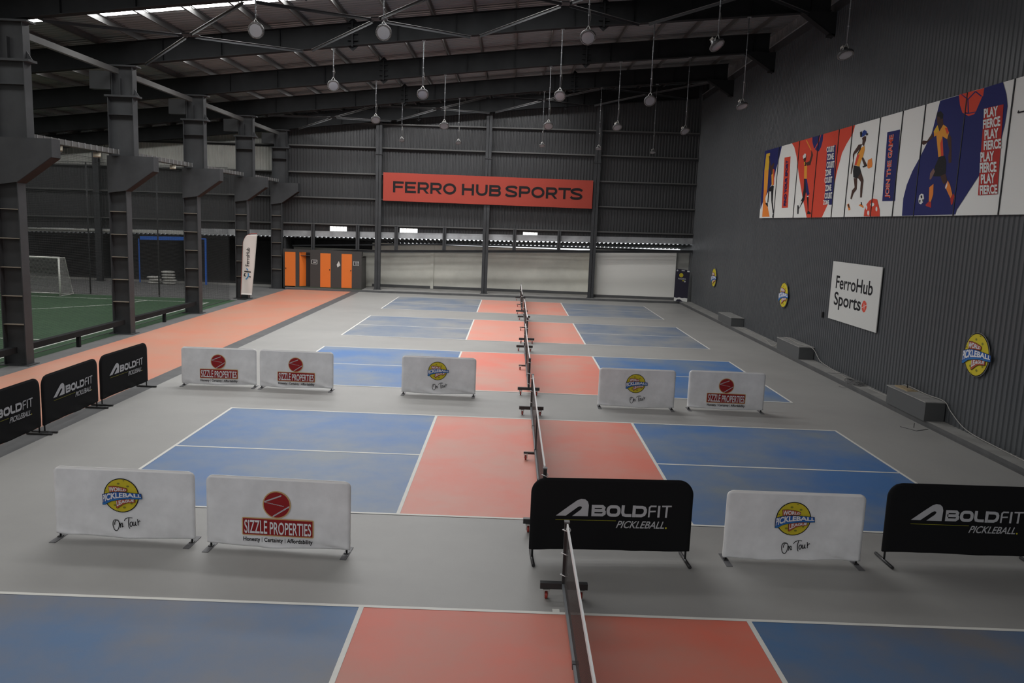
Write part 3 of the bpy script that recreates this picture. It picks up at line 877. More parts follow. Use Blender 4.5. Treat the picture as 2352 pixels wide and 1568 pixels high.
white_barrier(3.20, 4.73, math.radians(.5), 'wpl', 'white barrier with yellow ball emblem between the two front black barriers', 2)
white_barrier(-7.73, 14.14, math.radians(2), 'sizzle', 'white barrier with dark red emblem closest to the orange lane', 1)
white_barrier(-5.82, 14.12, math.radians(-1.5), 'sizzle', 'white barrier with dark red emblem, second from the orange lane in the far row', 2)
white_barrier(-2.31, 14.05, 0, 'wpl', 'white barrier with yellow ball emblem in the far row, left of the nets', 1)
white_barrier(2.46, 13.42, 0, 'wpl', 'white barrier with yellow ball emblem in the far row, just right of the nets', 0)
white_barrier(4.63, 13.54, math.radians(-1), 'sizzle', 'white barrier with dark red emblem at the right end of the far row', 0)
black_barrier(.775, 4.58, math.radians(3.2), 'black barrier with grey lettering standing behind the nearest net', 0)
black_barrier(5.50, 4.88, math.radians(1), 'black barrier with grey lettering cut off by the right picture edge', 1)
black_barrier(-9.38, 8.33, PI / 2, 'black barrier cut off by the left picture edge beside the orange lane', 2)
black_barrier(-9.38, 10.48, PI / 2 + .02, 'middle one of three black barriers along the orange lane', 1)
black_barrier(-9.38, 12.73, PI / 2 - .03, 'farthest of three black barriers along the orange lane', 0)

# ============================================================ COURT NETS
def caster_mesh():
    b = MB()
    c = Matrix.Translation((0, 0, .045)) @ Matrix.Rotation(PI / 2, 4, 'Y')
    s = MB(); s.lathe([(.018, -.016), (.043, -.016), (.045, -.008), (.045, .008), (.043, .016), (.018, .016)], M['caster_red'], 16)
    b.v = [tuple(c @ Vector(v)) for v in s.v]; b.f = s.f; b.m = s.m; b.sm = s.sm; b.mats = s.mats
    b.box(-.032, -.020, -.035, .02, .035, .125, M['bright_metal']); b.box(.020, .032, -.035, .02, .035, .125, M['bright_metal'])
    b.box(-.04, .04, -.05, .05, .115, .127, M['bright_metal'])
    return b.mesh('caster')
def court_net(x, y0, y1, label, extra=0):
    L = y1 - y0
    t = thing('pickleball_net', label, 'net', (x, y0, 0), 0, 'portable court nets')
    for yy in (0, L):
        b = MB(); b.box(-.275, .275, -.035, .035, .13, .20, M['black_metal'])
        bar = build('base_bar', b, t, (0, yy, 0))
        for s in (-1, 1): link('caster', cached('caster', caster_mesh), bar, (s * .20, 0, 0))
    for yy in (0, L):
        b = MB(); b.box(-.025, .025, -.03, .03, .20, .93, M['black_metal']); b.box(-.03, .03, -.035, .035, .93, .945, M['grey_plate'])
        for z in (.30, .56, .84):
            b.tube([(.045 * math.cos(a), .05 * math.sin(a), z + .01 * math.sin(2 * a)) for a in [2 * PI * k / 10 for k in range(10)]], .006, M['tape'], 5, closed=True)
        b.tube([(0, .03 if yy == 0 else -.03, .87), (0, .08 if yy == 0 else -.08, .86)], .012, M['bright_metal'])
        build('net_post', b, t, (0, yy, 0))
    b = MB(); b.box(-.025, .025, .04, L - .04, .15, .20, M['grey_tube'])
    for k in range(1, 4): b.box(-.03, .03, L * k / 4 - .03, L * k / 4 + .03, .145, .206, M['black_metal'])
    build('bottom_rail', b, t)
    def zt(q): s = q / L * 2 - 1; return .865 + .045 * s * s
    n = 16
    b = MB()
    for k in range(n + 1):
        q = .09 + (L - .18) * k / n; b.v += [(0, q, .19), (0.004 * math.sin(k * 1.7), q, .5), (0, q, zt(q))]
    for k in range(n):
        a = 3 * k
        b.face([a, a + 3, a + 4, a + 1], M['net']); b.face([a + 1, a + 4, a + 5, a + 2], M['net'])
    build('net_mesh', b, t)
    b = MB()
    for k in range(n):
        q0 = .09 + (L - .18) * k / n; q1 = .09 + (L - .18) * (k + 1) / n
        b.bar((0, q0, zt(q0) + .01), (0, q1, zt(q1) + .01), .018, .055, M['tape'])
    build('top_tape', b, t, label='white tape along the top of the net')
    b = MB(); b.bar((0, L / 2, .1), (0, L / 2, .86), .02, .03, M['black_metal'], up=(1, 0, 0)); build('centre_strap', b, t)
    b = MB(); b.box(-.22, .03, L * .5 - .025, L * .5 + .025, .11, .15, M['black_metal']); f = build('centre_foot', b, t)
    link('caster', cached('caster', caster_mesh), f, (-.18, L * .5, -.0))
    return t
court_net(.11, -3.4, 3.45, 'nearest court net, running out of the bottom of the picture')
court_net(-.06, 5.45, 12.37, 'second court net, starting behind the black barrier')
court_net(-.08, 14.47, 21.38, 'third court net, between the white barriers of the far row')
court_net(.02, 23.12, 29.95, 'fourth court net from the camera')
court_net(-.05, 32.2, 38.87, 'farthest court net, in front of the cream wall')

# ============================================================ HIGH-BAY LAMPS
def head_mesh():
    b = MB()
    b.lathe([(.05, .19), (.085, .185), (.09, .10), (.10, .085), (.19, .06), (.205, .045), (.205, .0), (.165, -.012), (.16, -.004)], M['lamp_body'], 32, cap=False)
    for k in range(32):
        a = 2 * PI * k / 32; mx = Matrix.Rotation(a, 4, 'Z')
        b.box(.172, .195, -.005, .005, -.014, -.006, M['lamp_dust'], mx)
    return b.mesh('lamp_housing')
def lens_mesh():
    b = MB(); b.lathe([(.161, -.006), (.12, -.012), (.06, -.015), (.001, -.016)], M['lamp_lens'], 32, cap=False); return b.mesh('lens')
def driver_mesh():
    b = MB(); b.box(-.07, .07, -.05, .05, .19, .25, M['lamp_dust']); b.box(.08, .16, -.05, .05, .09, .15, M['lamp_dust']); return b.mesh('driver_box')
def yoke_mesh():
    b = MB(); b.tube([(-.09, 0, .05), (-.09, 0, .14), (0, 0, .30), (.09, 0, .14), (.09, 0, .05)], .010, M['bright_metal'], 6); return b.mesh('hanger_yoke')
LAMPS = (
 (15.9, ((-7.32, 8.82, 68, 0), (-4.09, 8.89, 66, 0), (1.08, 8.97, 50, -3), (4.37, 8.90, 40, 50), (7.64, 8.80, 26, 20)), 'nearest row', 1.0),
 (21.9, ((-6.68, 8.46, 55, 15), (-3.75, 8.30, 50, 5), (.74, 8.42, 50, -8), (3.71, 8.38, 52, 10), (6.75, 8.32, 28, 30)), 'second row', .95),
 (28.2, ((-6.35, 8.14, 40, 12), (-3.57, 8.01, 36, 8), (.66, 8.17, 42, 0), (3.46, 8.23, 35, 20), (6.22, 8.18, 40, 30)), 'third row', .95),
 (34.5, ((-6.15, 7.95, 25, 0), (-3.41, 7.95, 25, 10), (.64, 7.96, 25, 0), (3.38, 7.93, 20, 0), (6.02, 7.86, 22, 15)), 'farthest row', .68))
POS = ('leftmost', 'second from the left', 'middle', 'second from the right', 'rightmost')
for y, row, rn, sc in LAMPS:
    for k, (x, z, tilt, yaw) in enumerate(row):
        top = zb(x)
        t = thing('high_bay_lamp', '%s round hanging lamp in the %s under the roof' % (POS[k], rn), 'lamp', (x, y, top), 0, 'round hanging lamps')
        L = top - z - .30 * sc
        b = MB(); b.tube([(0, 0, 0), (0, 0, -L)], .016 * (sc if sc < .9 else 1), M['grey_tube'], 7)
        for j in range(1, 5): b.tube([(0, 0, -L * j / 5), (0, 0, -L * j / 5 - .03)], .022, M['galv'], 7)
        b.box(-.06, .06, -.02, .02, -.03, 0, M['galv'])
        b.tube([(.02, 0, -L * .7), (.05, .0, -L * .85), (.02, 0, -L)], .006, M['cable_light'], 5)
        build('drop_rod', b, t)
        R = Euler((-math.radians(tilt), 0, math.radians(yaw)), 'XYZ')
        hp = Vector((0, 0, z - top)) - Vector((0, 0, 0))
        for nm, fn in (('lamp_housing', head_mesh), ('lens', lens_mesh), ('driver_box', driver_mesh)):
            o = link(nm, cached(nm, fn), t, hp, R); o.scale = (sc, sc, sc)
        # the yoke joins rod and head
        hx = R.to_matrix() @ Vector((-.09, 0, .06)) * sc + hp; hx2 = R.to_matrix() @ Vector((.09, 0, .06)) * sc + hp; pk = Vector((0, 0, -L))
        b = MB(); b.tube([hx, (hx + pk) / 2 + Vector((-.03, 0, 0)), pk], .009, M['bright_metal'], 6); b.tube([hx2, (hx2 + pk) / 2 + Vector((.03, 0, 0)), pk], .009, M['bright_metal'], 6)
        build('hanger_yoke', b, t)

# ============================================================ SIGNS
t = thing('hall_sign', 'long red sign with black capitals on the end wall', 'sign', (-2.1, 40.708, 5.18))
b = MB(); b.box(-5.9, 5.9, -.04, .0, 0, 1.565, M['sign_red']); b.box(-5.88, 5.88, 0, .04, .02, 1.545, M['steel']); build('sign_board', b, t)
d = Decal(-.041, .0003)
SH, ST, SB = .625, .132, .475           # cap height, stroke, baseline
def rect(x0, x1, y0, y1): d.poly([(x0, y0), (x1, y0), (x1, y1), (x0, y1)], 'ink')
def arcp(cx, cy, rx, ry, a0, a1, n=14): return [(cx + rx * math.cos(math.radians(a0 + (a1 - a0) * k / n)), cy + ry * math.sin(math.radians(a0 + (a1 - a0) * k / n))) for k in range(n + 1)]
def capital(c, x0, x1):
    h, y0, y1, w = ST / 2, SB, SB + SH, x1 - x0
    if c in 'FEHRPB': rect(x0, x0 + ST, y0, y1)
    if c in 'FE': rect(x0 + ST, x1, y1 - ST, y1); rect(x0 + ST, x1 - .05, y0 + .245, y0 + .245 + ST)
    if c == 'E': rect(x0 + ST, x1, y0, y0 + ST)
    if c == 'H': rect(x1 - ST, x1, y0, y1); rect(x0 + ST, x1 - ST, y0 + .26, y0 + .26 + ST)
    if c == 'T': rect(x0, x1, y1 - ST, y1); rect((x0 + x1 - ST) / 2, (x0 + x1 + ST) / 2, y0, y1 - ST)
    if c == 'O': p = arcp((x0 + x1) / 2, (y0 + y1) / 2, w / 2 - h, SH / 2 - h, 0, 360, 36); d.strip(p, ST, 'ink')
    if c == 'U': d.strip([(x0 + h, y1)] + arcp((x0 + x1) / 2, y0 + .27, w / 2 - h, .27 - h, 180, 360, 20) + [(x1 - h, y1)], ST, 'ink')
    if c in 'PR': d.strip([(x0 + ST, y1 - h)] + arcp(x1 - .215, y1 - .21, .215 - h, .21 - h, 90, -90) + [(x0 + ST, y1 - .42 + h)], ST, 'ink')
    if c == 'R': d.poly([(x0 + .30, y0 + .22), (x0 + .45, y0 + .22), (x1 + .01, y0), (x1 - .15, y0)], 'ink')
    if c == 'B':
        d.strip([(x0 + ST, y1 - h)] + arcp(x1 - .20, y1 - .175, .18 - h, .175 - h, 90, -90) + [(x0 + ST, y1 - .35 + h)], ST, 'ink')
        d.strip([(x0 + ST, y0 + .38 - h)] + arcp(x1 - .19, y0 + .19, .19 - h, .19 - h, 90, -90) + [(x0 + ST, y0 + h)], ST, 'ink')
    if c == 'S': d.smooth([(x0 + w * a, y0 + SH * b2) for a, b2 in ((.95, .77), (.80, .885), (.52, .91), (.22, .86), (.10, .72), (.22, .59), (.52, .50), (.80, .41), (.90, .27), (.78, .13), (.50, .09), (.20, .115), (.03, .235))], ST, 'ink', 4)
for c, a, e in (('F', 256, 360), ('E', 372, 480), ('R', 495, 605), ('R', 618, 730), ('O', 742, 870), ('H', 925, 1043), ('U', 1062, 1175), ('B', 1190, 1305),
                ('S', 1348, 1465), ('P', 1480, 1590), ('O', 1600, 1728), ('R', 1742, 1852), ('T', 1862, 1982), ('S', 1980, 2098)):
    capital(c, (a - 1178) / 172.5, (e - 1178) / 172.5)
build('lettering', d.mb, t, label='wide black capital letters')

def wall_thing(name, label, cat, y, z, off, group=None):
    return thing(name, label, cat, (wx(y) - off, y, z), WALL_RZ, group)
t = wall_thing('hall_sign', 'square white sign with black lettering on the right wall', 'sign', 18.18, 1.68, .02)
b = MB(); b.box(-1.73, 1.73, -.04, -.018, 0, 1.79, M['white_board']); b.box(-1.6, 1.6, -.018, .02, .1, 1.69, M['steel']); build('sign_board', b, t)
d = Decal(-.0405, .0005)
d.box_text('FerroHub', -1.35, 1.28, .97, 1.37, 'black', off=.018); d.box_text('Sports', -1.38, .60, .34, .87, 'black', off=.018)
build('lettering', d.mb, t, label='bold black lettering')
d = Decal(-.0405, .0005)
d.disc((.83, .63), .165, 'red')
for a in (20, 70, 135, 200, 250, 315):
    a = math.radians(a); d.strip([(.83, .63), (.83 + .166 * math.cos(a), .63 + .166 * math.sin(a))], .012, 'white')
build('ball_emblem', d.mb, t, label='small red ball')
for y, z, lab in ((11.58, 1.88, 'round yellow ball emblem on the right wall, nearest the camera'), (24.35, 2.0, 'round yellow ball emblem on the right wall beyond the square white sign'),
                  (35.2, 1.9, 'round yellow ball emblem on the right wall by the far corner')):
    t = wall_thing('ball_emblem_sign', lab, 'sign', y, z, .02, 'round yellow wall emblems')
    def body():
        b = MB(); b.prism([(.475 * math.cos(2 * PI * k / 48), .475 * math.sin(2 * PI * k / 48)) for k in range(48)], 'y', -.034, -.022, M['board_edge']); b.box(-.2, .2, -.022, .02, -.2, .2, M['steel'])
        return b.mesh('emblem_board')
    link('emblem_board', cached('eb', body), t)
    link('printed_emblem', cached('ep', lambda: decal_mesh('printed_emblem', -.0345, lambda d: wpl_logo(d, 0, 0, .46))), t)

# ---- mural
t = wall_thing('mural', 'long mural of athletes in red, white and navy on the right wall', 'mural', 19.6, 4.83, .03)
SE = (.05, 1.95, 4.22, 6.08, 7.82, 8.85, 10.72, 12.05, 13.22, 15.08, 16.82, 19.4)
for a, e in zip(SE, SE[1:]):
    b = MB(); b.box(a - 8.6 + .012, e - 8.6 - .012, -.05, .02, 0, 2.70, M['mural_white']); build('mural_panel', b, t)
d = Decal(-.0505, .00015)
ART=[
('navy',[(-0.1,2.75),(2.22,2.73),(2.0,2.26),(1.74,1.86),(1.59,1.53),(1.04,1.08),(0.73,0.89),(0.41,0.68),(0.27,0.53),(0.09,0.35),(0.05,0.89)]),
('yellow',[(0.29,2.57),(0.78,2.57),(0.77,1.92),(0.21,1.91)]),
('amber',[(0.21,1.91),(0.77,1.92),(0.82,1.13),(0.35,1.13)]),
('orange',[(0.35,1.13),(0.82,1.13),(0.73,0.89),(0.65,0.76),(0.82,0.58),(1.08,0.43),(1.44,0.05),(0.44,0.05)]),
('skin',[(0.65,2.45),(0.77,2.45),(1.02,2.03),(1.35,2.14),(1.47,2.1),(1.34,1.84),(1.36,1.71),(1.2,1.68),(0.84,2.09)]),
('amber',[(1.2,1.68),(1.34,1.73),(1.34,1.91),(1.53,1.87),(1.58,1.66),(1.64,1.27),(1.35,1.27)]),
('red',[(1.38,1.9),(1.53,1.87),(1.58,1.66),(1.64,1.27),(1.55,1.27)]),
('black',[(0.99,1.14),(1.38,1.27),(1.65,1.24),(1.64,1.02),(1.05,1.05)]),
('black',[(0.97,1.06),(1.14,1.04),(1.11,0.62),(0.97,0.61)]),
('black',[(1.34,1.03),(1.64,1.03),(1.67,0.63),(1.93,0.2),(1.8,0.17),(1.46,0.68)]),
('black',[(0.7,0.6),(1.03,0.61),(1.12,0.43),(0.84,0.52)]),
('black',[(1.8,0.16),(1.97,0.18),(1.88,0.01),(1.76,0.02)]),
('red',[(2.65,2.24),(3.34,2.23),(3.54,0.37),(2.84,0.37)]),
('red',[(3.35,2.72),(4.02,2.73),(7.64,2.71),(9.0,2.72),(8.88,2.46),(8.48,2.2),(8.19,1.95),(7.99,1.52),(7.9,1.31),(7.79,0.83),(7.39,0.37),(7.02,-0.0),(5.61,-0.0),(5.04,0.66),(4.41,1.51),(3.99,2.18),(3.67,2.53)]),
('navy',[(5.45,2.72),(6.45,2.7),(6.45,2.48),(6.35,2.29),(6.19,2.17),(5.97,2.21),(5.68,2.33),(5.5,2.53)]),
('red',[(5.74,2.29),(6.05,2.5),(6.2,2.71),(6.26,2.7),(6.11,2.47),(5.8,2.27)]),
('amber',[(4.83,2.66),(4.92,2.66),(5.47,2.28),(5.41,2.27)]),
('skin',[(5.46,2.27),(5.59,2.19),(5.68,2.09),(5.51,1.77),(5.19,1.77),(5.02,1.88),(5.37,1.91),(5.49,2.09)]),
('skin',[(4.73,2.05),(4.95,2.17),(5.03,2.11),(5.03,1.96),(4.85,1.92)]),
('white',[(4.73,2.04),(4.66,2.14),(4.85,2.22),(4.97,2.18),(4.96,2.07)]),
('black',[(4.84,1.93),(5.04,1.92),(5.12,1.7),(4.98,1.71)]),
('amber',[(4.9,1.78),(5.19,1.77),(5.28,1.32),(5.0,1.33)]),
('yellow',[(4.85,1.91),(4.96,1.92),(4.97,1.81),(4.89,1.81)]),
('navy',[(5.0,1.34),(5.28,1.32),(5.62,0.85),(5.7,0.79),(5.49,0.75),(5.3,0.88),(5.22,0.61),(5.01,0.65),(5.06,1.01)]),
('black',[(5.0,1.34),(5.12,1.33),(5.32,0.88),(5.22,0.61),(5.01,0.65),(5.06,1.01)]),
('black',[(5.44,0.73),(5.61,0.73),(5.72,0.26),(5.65,0.25)]),
('white',[(5.44,0.73),(5.61,0.73),(5.6,0.7),(5.45,0.7)]),
('black',[(5.62,0.12),(5.66,0.25),(5.99,0.15),(5.95,0.11)]),
('black',[(5.0,0.68),(5.26,0.62),(4.77,0.31),(4.65,0.38)]),
('white',[(4.85,0.55),(5.01,0.57),(4.79,0.34),(4.7,0.4)]),
('black',[(4.55,0.44),(4.72,0.42),(4.76,0.13),(4.63,0.13)]),
('navy',[(6.9,2.23),(7.63,2.25),(7.72,1.48),(7.81,0.74),(7.77,0.39),(7.54,0.39),(7.1,0.53),(7.08,1.03),(7.0,1.48)]),
('black',[(9.4,2.44),(9.49,2.47),(9.59,2.39),(9.56,2.29),(9.46,2.3)]),
('blue',[(9.56,2.29),(9.58,2.45),(9.7,2.48),(9.86,2.43),(9.91,2.36),(9.75,2.31)]),
('black',[(9.87,2.37),(9.98,2.35),(9.97,2.3),(9.84,2.31)]),
('skin',[(9.59,2.26),(9.75,2.3),(9.87,2.28),(9.88,2.16),(9.81,2.09),(9.79,2.01),(9.65,2.07),(9.65,2.18)]),
('skin',[(9.1,1.91),(9.39,2.09),(9.64,2.09),(9.58,1.98),(9.35,1.89),(9.16,1.83),(9.14,1.64),(9.14,1.48),(9.07,1.26),(9.03,1.28),(9.03,1.46),(9.1,1.65),(9.04,1.84)]),
('amber',[(9.58,1.98),(9.82,2.02),(9.86,1.9),(9.78,1.67),(9.67,1.6),(9.61,1.45),(9.24,1.52),(9.32,1.71)]),
('red',[(9.36,1.8),(9.56,1.8),(9.37,1.49),(9.24,1.52)]),
('black',[(9.58,2.09),(9.58,1.93),(9.38,1.8),(9.34,1.82),(9.52,1.96)]),
('skin',[(9.71,1.69),(9.8,1.7),(10.11,1.47),(10.12,1.43),(9.97,1.42),(9.78,1.6)]),
('black',[(9.82,1.44),(10.1,1.48),(10.15,1.43),(9.88,1.4)]),
('orange',[(10.15,1.49),(10.16,1.59),(10.4,1.63),(10.48,1.47),(10.47,1.38),(10.26,1.35),(10.17,1.39)]),
('black',[(9.2,1.51),(9.62,1.45),(9.79,1.26),(9.56,1.11),(9.25,1.16),(9.18,1.35)]),
('skin',[(9.28,1.14),(9.53,1.12),(9.58,0.8),(9.38,0.68),(9.27,0.51),(9.19,0.54),(9.25,0.78),(9.42,0.86)]),
('skin',[(9.56,1.14),(9.78,1.27),(10.0,1.04),(9.99,0.81),(9.99,0.55),(9.88,0.55),(9.83,0.81),(9.82,1.0)]),
('orange',[(8.98,0.37),(9.11,0.4),(9.27,0.22),(9.15,0.19)]),
('black',[(9.04,0.37),(9.13,0.38),(9.2,0.27),(9.13,0.27)]),
('orange',[(9.84,0.33),(10.0,0.38),(10.2,0.28),(10.16,0.25)]),
('black',[(9.96,0.42),(10.02,0.42),(10.08,0.32),(9.99,0.34)]),
('red',[(10.27,0.01),(10.27,0.18),(10.38,0.35),(10.54,0.45),(10.77,0.5),(11.03,0.47),(11.17,0.29),(11.27,0.16),(11.3,0.0)]),
('white',[(10.45,0.26),(10.45,0.22),(10.43,0.2),(10.41,0.19),(10.38,0.2),(10.35,0.23),(10.34,0.26),(10.34,0.29),(10.35,0.31),(10.38,0.32),(10.41,0.31),(10.43,0.29)]),
('white',[(10.61,0.1),(10.61,0.06),(10.6,0.04),(10.56,0.03),(10.53,0.04),(10.5,0.07),(10.48,0.1),(10.48,0.14),(10.5,0.16),(10.53,0.17),(10.57,0.16),(10.6,0.14)]),
('white',[(10.88,0.33),(10.87,0.31),(10.83,0.29),(10.77,0.28),(10.71,0.29),(10.66,0.31),(10.64,0.34),(10.65,0.36),(10.69,0.38),(10.75,0.38),(10.81,0.38),(10.86,0.36)]),
('white',[(11.11,0.2),(11.11,0.17),(11.1,0.15),(11.07,0.14),(11.04,0.15),(11.01,0.17),(11.0,0.2),(11.0,0.24),(11.01,0.26),(11.04,0.27),(11.07,0.26),(11.1,0.23)]),
('navy',[(11.23,2.25),(11.96,2.24),(12.11,0.4),(11.36,0.41)]),
('navy',[(13.9,2.69),(14.96,2.69),(16.4,2.7),(16.57,2.44),(16.67,2.18),(16.65,1.82),(16.59,1.53),(16.53,1.29),(15.95,0.86),(15.21,0.13),(15.16,0.02),(12.6,0.01),(12.57,0.45),(12.68,0.79),(12.9,1.12),(13.23,1.45),(13.67,1.96)]),
('red',[(14.72,2.7),(14.97,2.7),(15.73,2.69),(15.72,2.5),(15.6,2.29),(15.45,2.18),(15.23,2.17),(14.96,2.28),(14.82,2.46)]),
('navy',[(14.82,2.69),(15.12,2.53),(15.14,2.55),(14.84,2.7)]),
('navy',[(15.15,2.53),(15.42,2.66),(15.38,2.68),(15.11,2.55)]),
('navy',[(15.39,2.66),(15.65,2.52),(15.67,2.54),(15.41,2.68)]),
('navy',[(15.1,2.55),(15.19,2.23),(15.24,2.23),(15.15,2.54)]),
('navy',[(15.22,2.24),(15.09,2.27),(15.09,2.24),(15.22,2.22)]),
('navy',[(15.23,2.22),(15.54,2.21),(15.53,2.23),(15.21,2.24)]),
('navy',[(15.56,2.21),(15.74,2.51),(15.7,2.53),(15.51,2.23)]),
('black',[(13.81,2.34),(13.83,2.43),(13.99,2.44),(14.13,2.35),(14.13,2.26),(14.02,2.25),(13.96,2.31)]),
('skin',[(13.83,2.33),(13.95,2.32),(14.03,2.25),(14.13,2.26),(14.18,2.11),(14.03,1.99),(13.93,2.12),(13.87,2.2)]),
('skin',[(13.23,1.8),(13.3,1.83),(13.48,1.8),(13.69,1.96),(13.78,1.87),(13.49,1.76),(13.33,1.72),(13.26,1.75)]),
('skin',[(14.42,1.76),(14.51,1.85),(14.61,1.77),(14.69,1.45),(14.74,1.2),(14.62,1.2),(14.57,1.35),(14.59,1.48)]),
('amber',[(13.76,2.0),(13.91,2.13),(14.03,1.97),(14.18,2.11),(14.36,2.03),(14.48,1.9),(14.43,1.75),(14.2,1.84),(14.35,1.39),(14.12,1.37),(13.91,1.89),(13.81,1.87)]),
('red',[(14.27,2.02),(14.37,2.02),(14.47,1.91),(14.4,1.86)]),
('red',[(14.2,1.83),(14.35,1.38),(14.24,1.38),(14.14,1.68)]),
('yellow',[(13.76,2.0),(13.91,2.13),(14.01,2.0),(13.88,1.94)]),
('black',[(14.15,1.37),(14.4,1.38),(14.51,1.24),(14.55,0.97),(14.32,0.91),(13.99,0.93),(14.01,1.16)]),
('skinl',[(13.95,1.12),(14.04,1.04),(13.89,0.86),(13.82,0.87),(13.82,1.01)]),
('skin',[(14.32,0.92),(14.54,0.96),(14.65,0.8),(14.53,0.71),(14.42,0.79)]),
('orange',[(13.86,0.68),(14.04,0.75),(14.08,0.5),(14.01,0.33),(13.91,0.34)]),
('red2',[(13.76,0.26),(13.91,0.34),(14.03,0.32),(14.05,0.19),(13.82,0.23)]),
('orange',[(14.58,0.67),(14.68,0.8),(14.81,0.68),(14.95,0.47),(14.88,0.39)]),
('white',[(14.59,0.63),(14.67,0.77),(14.68,0.69),(14.64,0.61)]),
('red2',[(14.88,0.39),(15.0,0.49),(15.05,0.43),(15.0,0.25),(14.94,0.24)]),
('white',[(13.39,0.4),(13.41,0.5),(13.5,0.54),(13.61,0.52),(13.66,0.42),(13.63,0.33),(13.54,0.28),(13.43,0.31)]),
('black',[(13.47,0.49),(13.55,0.5),(13.58,0.44),(13.5,0.42)]),
('black',[(13.43,0.39),(13.5,0.39),(13.5,0.33),(13.44,0.32)]),
('black',[(13.59,0.4),(13.64,0.41),(13.64,0.34),(13.59,0.35)]),
('red2',[(15.83,2.25),(16.53,2.24),(16.59,1.61),(16.68,0.64),(16.71,0.42),(16.0,0.42),(15.92,1.16),(15.88,1.69)]),
('ink',[(17.04,2.01),(17.07,2.06),(17.09,2.02),(17.45,2.02),(17.46,1.99),(17.06,1.99)]),
]
ARTTXT=[
('COURT', 'white', [(6.89, 2.25),(7.55, 2.24),(7.6, 2.04),(6.94, 2.07)]),
('ZONE', 'white', [(7.0, 2.01),(7.56, 2.01),(7.61, 1.8),(7.05, 1.82)]),
('COURT', 'white', [(7.02, 1.77),(7.68, 1.76),(7.73, 1.54),(7.08, 1.56)]),
('ZONE', 'white', [(6.97, 1.52),(7.46, 1.52),(7.51, 1.32),(7.02, 1.32)]),
('COURT', 'white', [(6.97, 1.28),(7.62, 1.28),(7.67, 1.08),(7.02, 1.09)]),
('ZONE', 'white', [(7.09, 1.03),(7.61, 1.03),(7.66, 0.83),(7.15, 0.83)]),
('COURT', 'white', [(7.1, 0.78),(7.74, 0.78),(7.8, 0.58),(7.15, 0.59)]),
('ZONE', 'white', [(7.04, 0.55),(7.55, 0.54),(7.59, 0.4),(7.07, 0.4)]),
('PLAY', 'white', [(15.83, 2.24),(16.34, 2.24),(16.38, 2.03),(15.87, 2.05)]),
('FIERCE', 'white', [(15.85, 2.01),(16.47, 2.02),(16.52, 1.81),(15.89, 1.82)]),
('PLAY', 'white', [(15.95, 1.79),(16.46, 1.78),(16.51, 1.58),(16.0, 1.58)]),
('FIERCE', 'white', [(15.98, 1.56),(16.6, 1.55),(16.65, 1.35),(16.02, 1.36)]),
('PLAY', 'white', [(15.9, 1.33),(16.41, 1.32),(16.45, 1.12),(15.95, 1.12)]),
('FIERCE', 'white', [(15.93, 1.11),(16.54, 1.09),(16.59, 0.88),(15.97, 0.89)]),
('PLAY', 'white', [(16.02, 0.86),(16.54, 0.86),(16.59, 0.65),(16.07, 0.66)]),
('FIERCE', 'white', [(16.03, 0.63),(16.67, 0.62),(16.72, 0.43),(16.08, 0.43)]),
('FIND YOUR SPORT', 'navy', [(3.06, 0.44),(2.89, 2.12),(3.14, 2.11),(3.35, 0.45)]),
('JOIN THE GAME', 'red', [(11.52, 0.49),(11.39, 2.15),(11.73, 2.16),(11.84, 0.48)]),
]

for c, p in ART:
    d.poly([(max(u, .06) - 8.6, min(max(v, .0), 2.70)) for u, v in p], c)
build('printed_figures', d.mb, t, label='flat printed athletes, balls and colour fields')
SLOG = {}
for s, c, q in ARTTXT:
    key = s if len(s) > 6 else ('a' if s in ('COURT', 'ZONE') else 'b')
    d = SLOG.setdefault(key, Decal(-.0685, .0003))
    q = [(u - 8.6, v) for u, v in q]
    if s == 'JOIN THE GAME':
        d.text(s, [q[0], q[1]], [q[3], q[2]], 'white', off=.045); d.text(s, [q[0], q[1]], [q[3], q[2]], c, off=.02)
    else:
        d.text(s, [q[0], q[1]], [q[3], q[2]], c, off=.035 if len(s) > 6 else .036)
for d in SLOG.values(): build('printed_slogan', d.mb, t, label='slogan in narrow capitals')
for a in SE[1:-1]:
    b = MB(); b.box(a - 8.6 - .014, a - 8.6 + .014, -.0705, -.02, 0, 2.7, M['black']); build('panel_joint', b, t)

# ============================================================ RIGHT LEDGE
BX = (('pale dusty-topped grey box on the right ledge, nearest the camera', 12.62, 14.55, .43, .47), ('grey box on the right ledge below the middle yellow emblem', 20.95, 23.25, .40, .50), ('small-looking grey box on the right ledge by the far corner', 29.4, 31.7, .36, .56))
for lab, y0, y1, h, w in BX:
    t = thing('ledge_box', lab, 'box', (wx(y0) - w, y0, .15), -.0105, 'grey boxes on the right ledge')
    b = MB(); b.box(0, w - .015, 0, y1 - y0, 0, h, M['box_side']); build('body', b, t)
    b = MB(); b.box(-.02, w - .01, -.02, y1 - y0 + .02, h, h + .022, M['box_top']); build('lid', b, t, label='dusty lid')
t = thing('wood_scrap', 'thin pale boards lying on the nearest ledge box', 'scrap', (9.12, 14.1, .603))
b = MB(); b.box(-.04, .22, -.35, .30, 0, .012, M['wood']); b.box(-.02, .18, -.25, .36, .012, .022, M['wood'])
b.box(.12, .14, .0, .02, .02, .12, M['black_metal']); build('boards', b, t)
def smoothpts(p, k=6):
    n = len(p) - 1; out = []
    for i in range(n):
        a, b_, c, e = p[max(i - 1, 0)], p[i], p[i + 1], p[min(i + 2, n)]
        for j in range(k):
            f = j / k
            out.append(tuple(.5 * ((2 * q1) + (-q0 + q2) * f + (2 * q0 - 5 * q1 + 4 * q2 - q3) * f * f + (-q0 + 3 * q1 - 3 * q2 + q3) * f ** 3) for q0, q1, q2, q3 in zip(a, b_, c, e)))
    out.append(tuple(p[-1])); return out
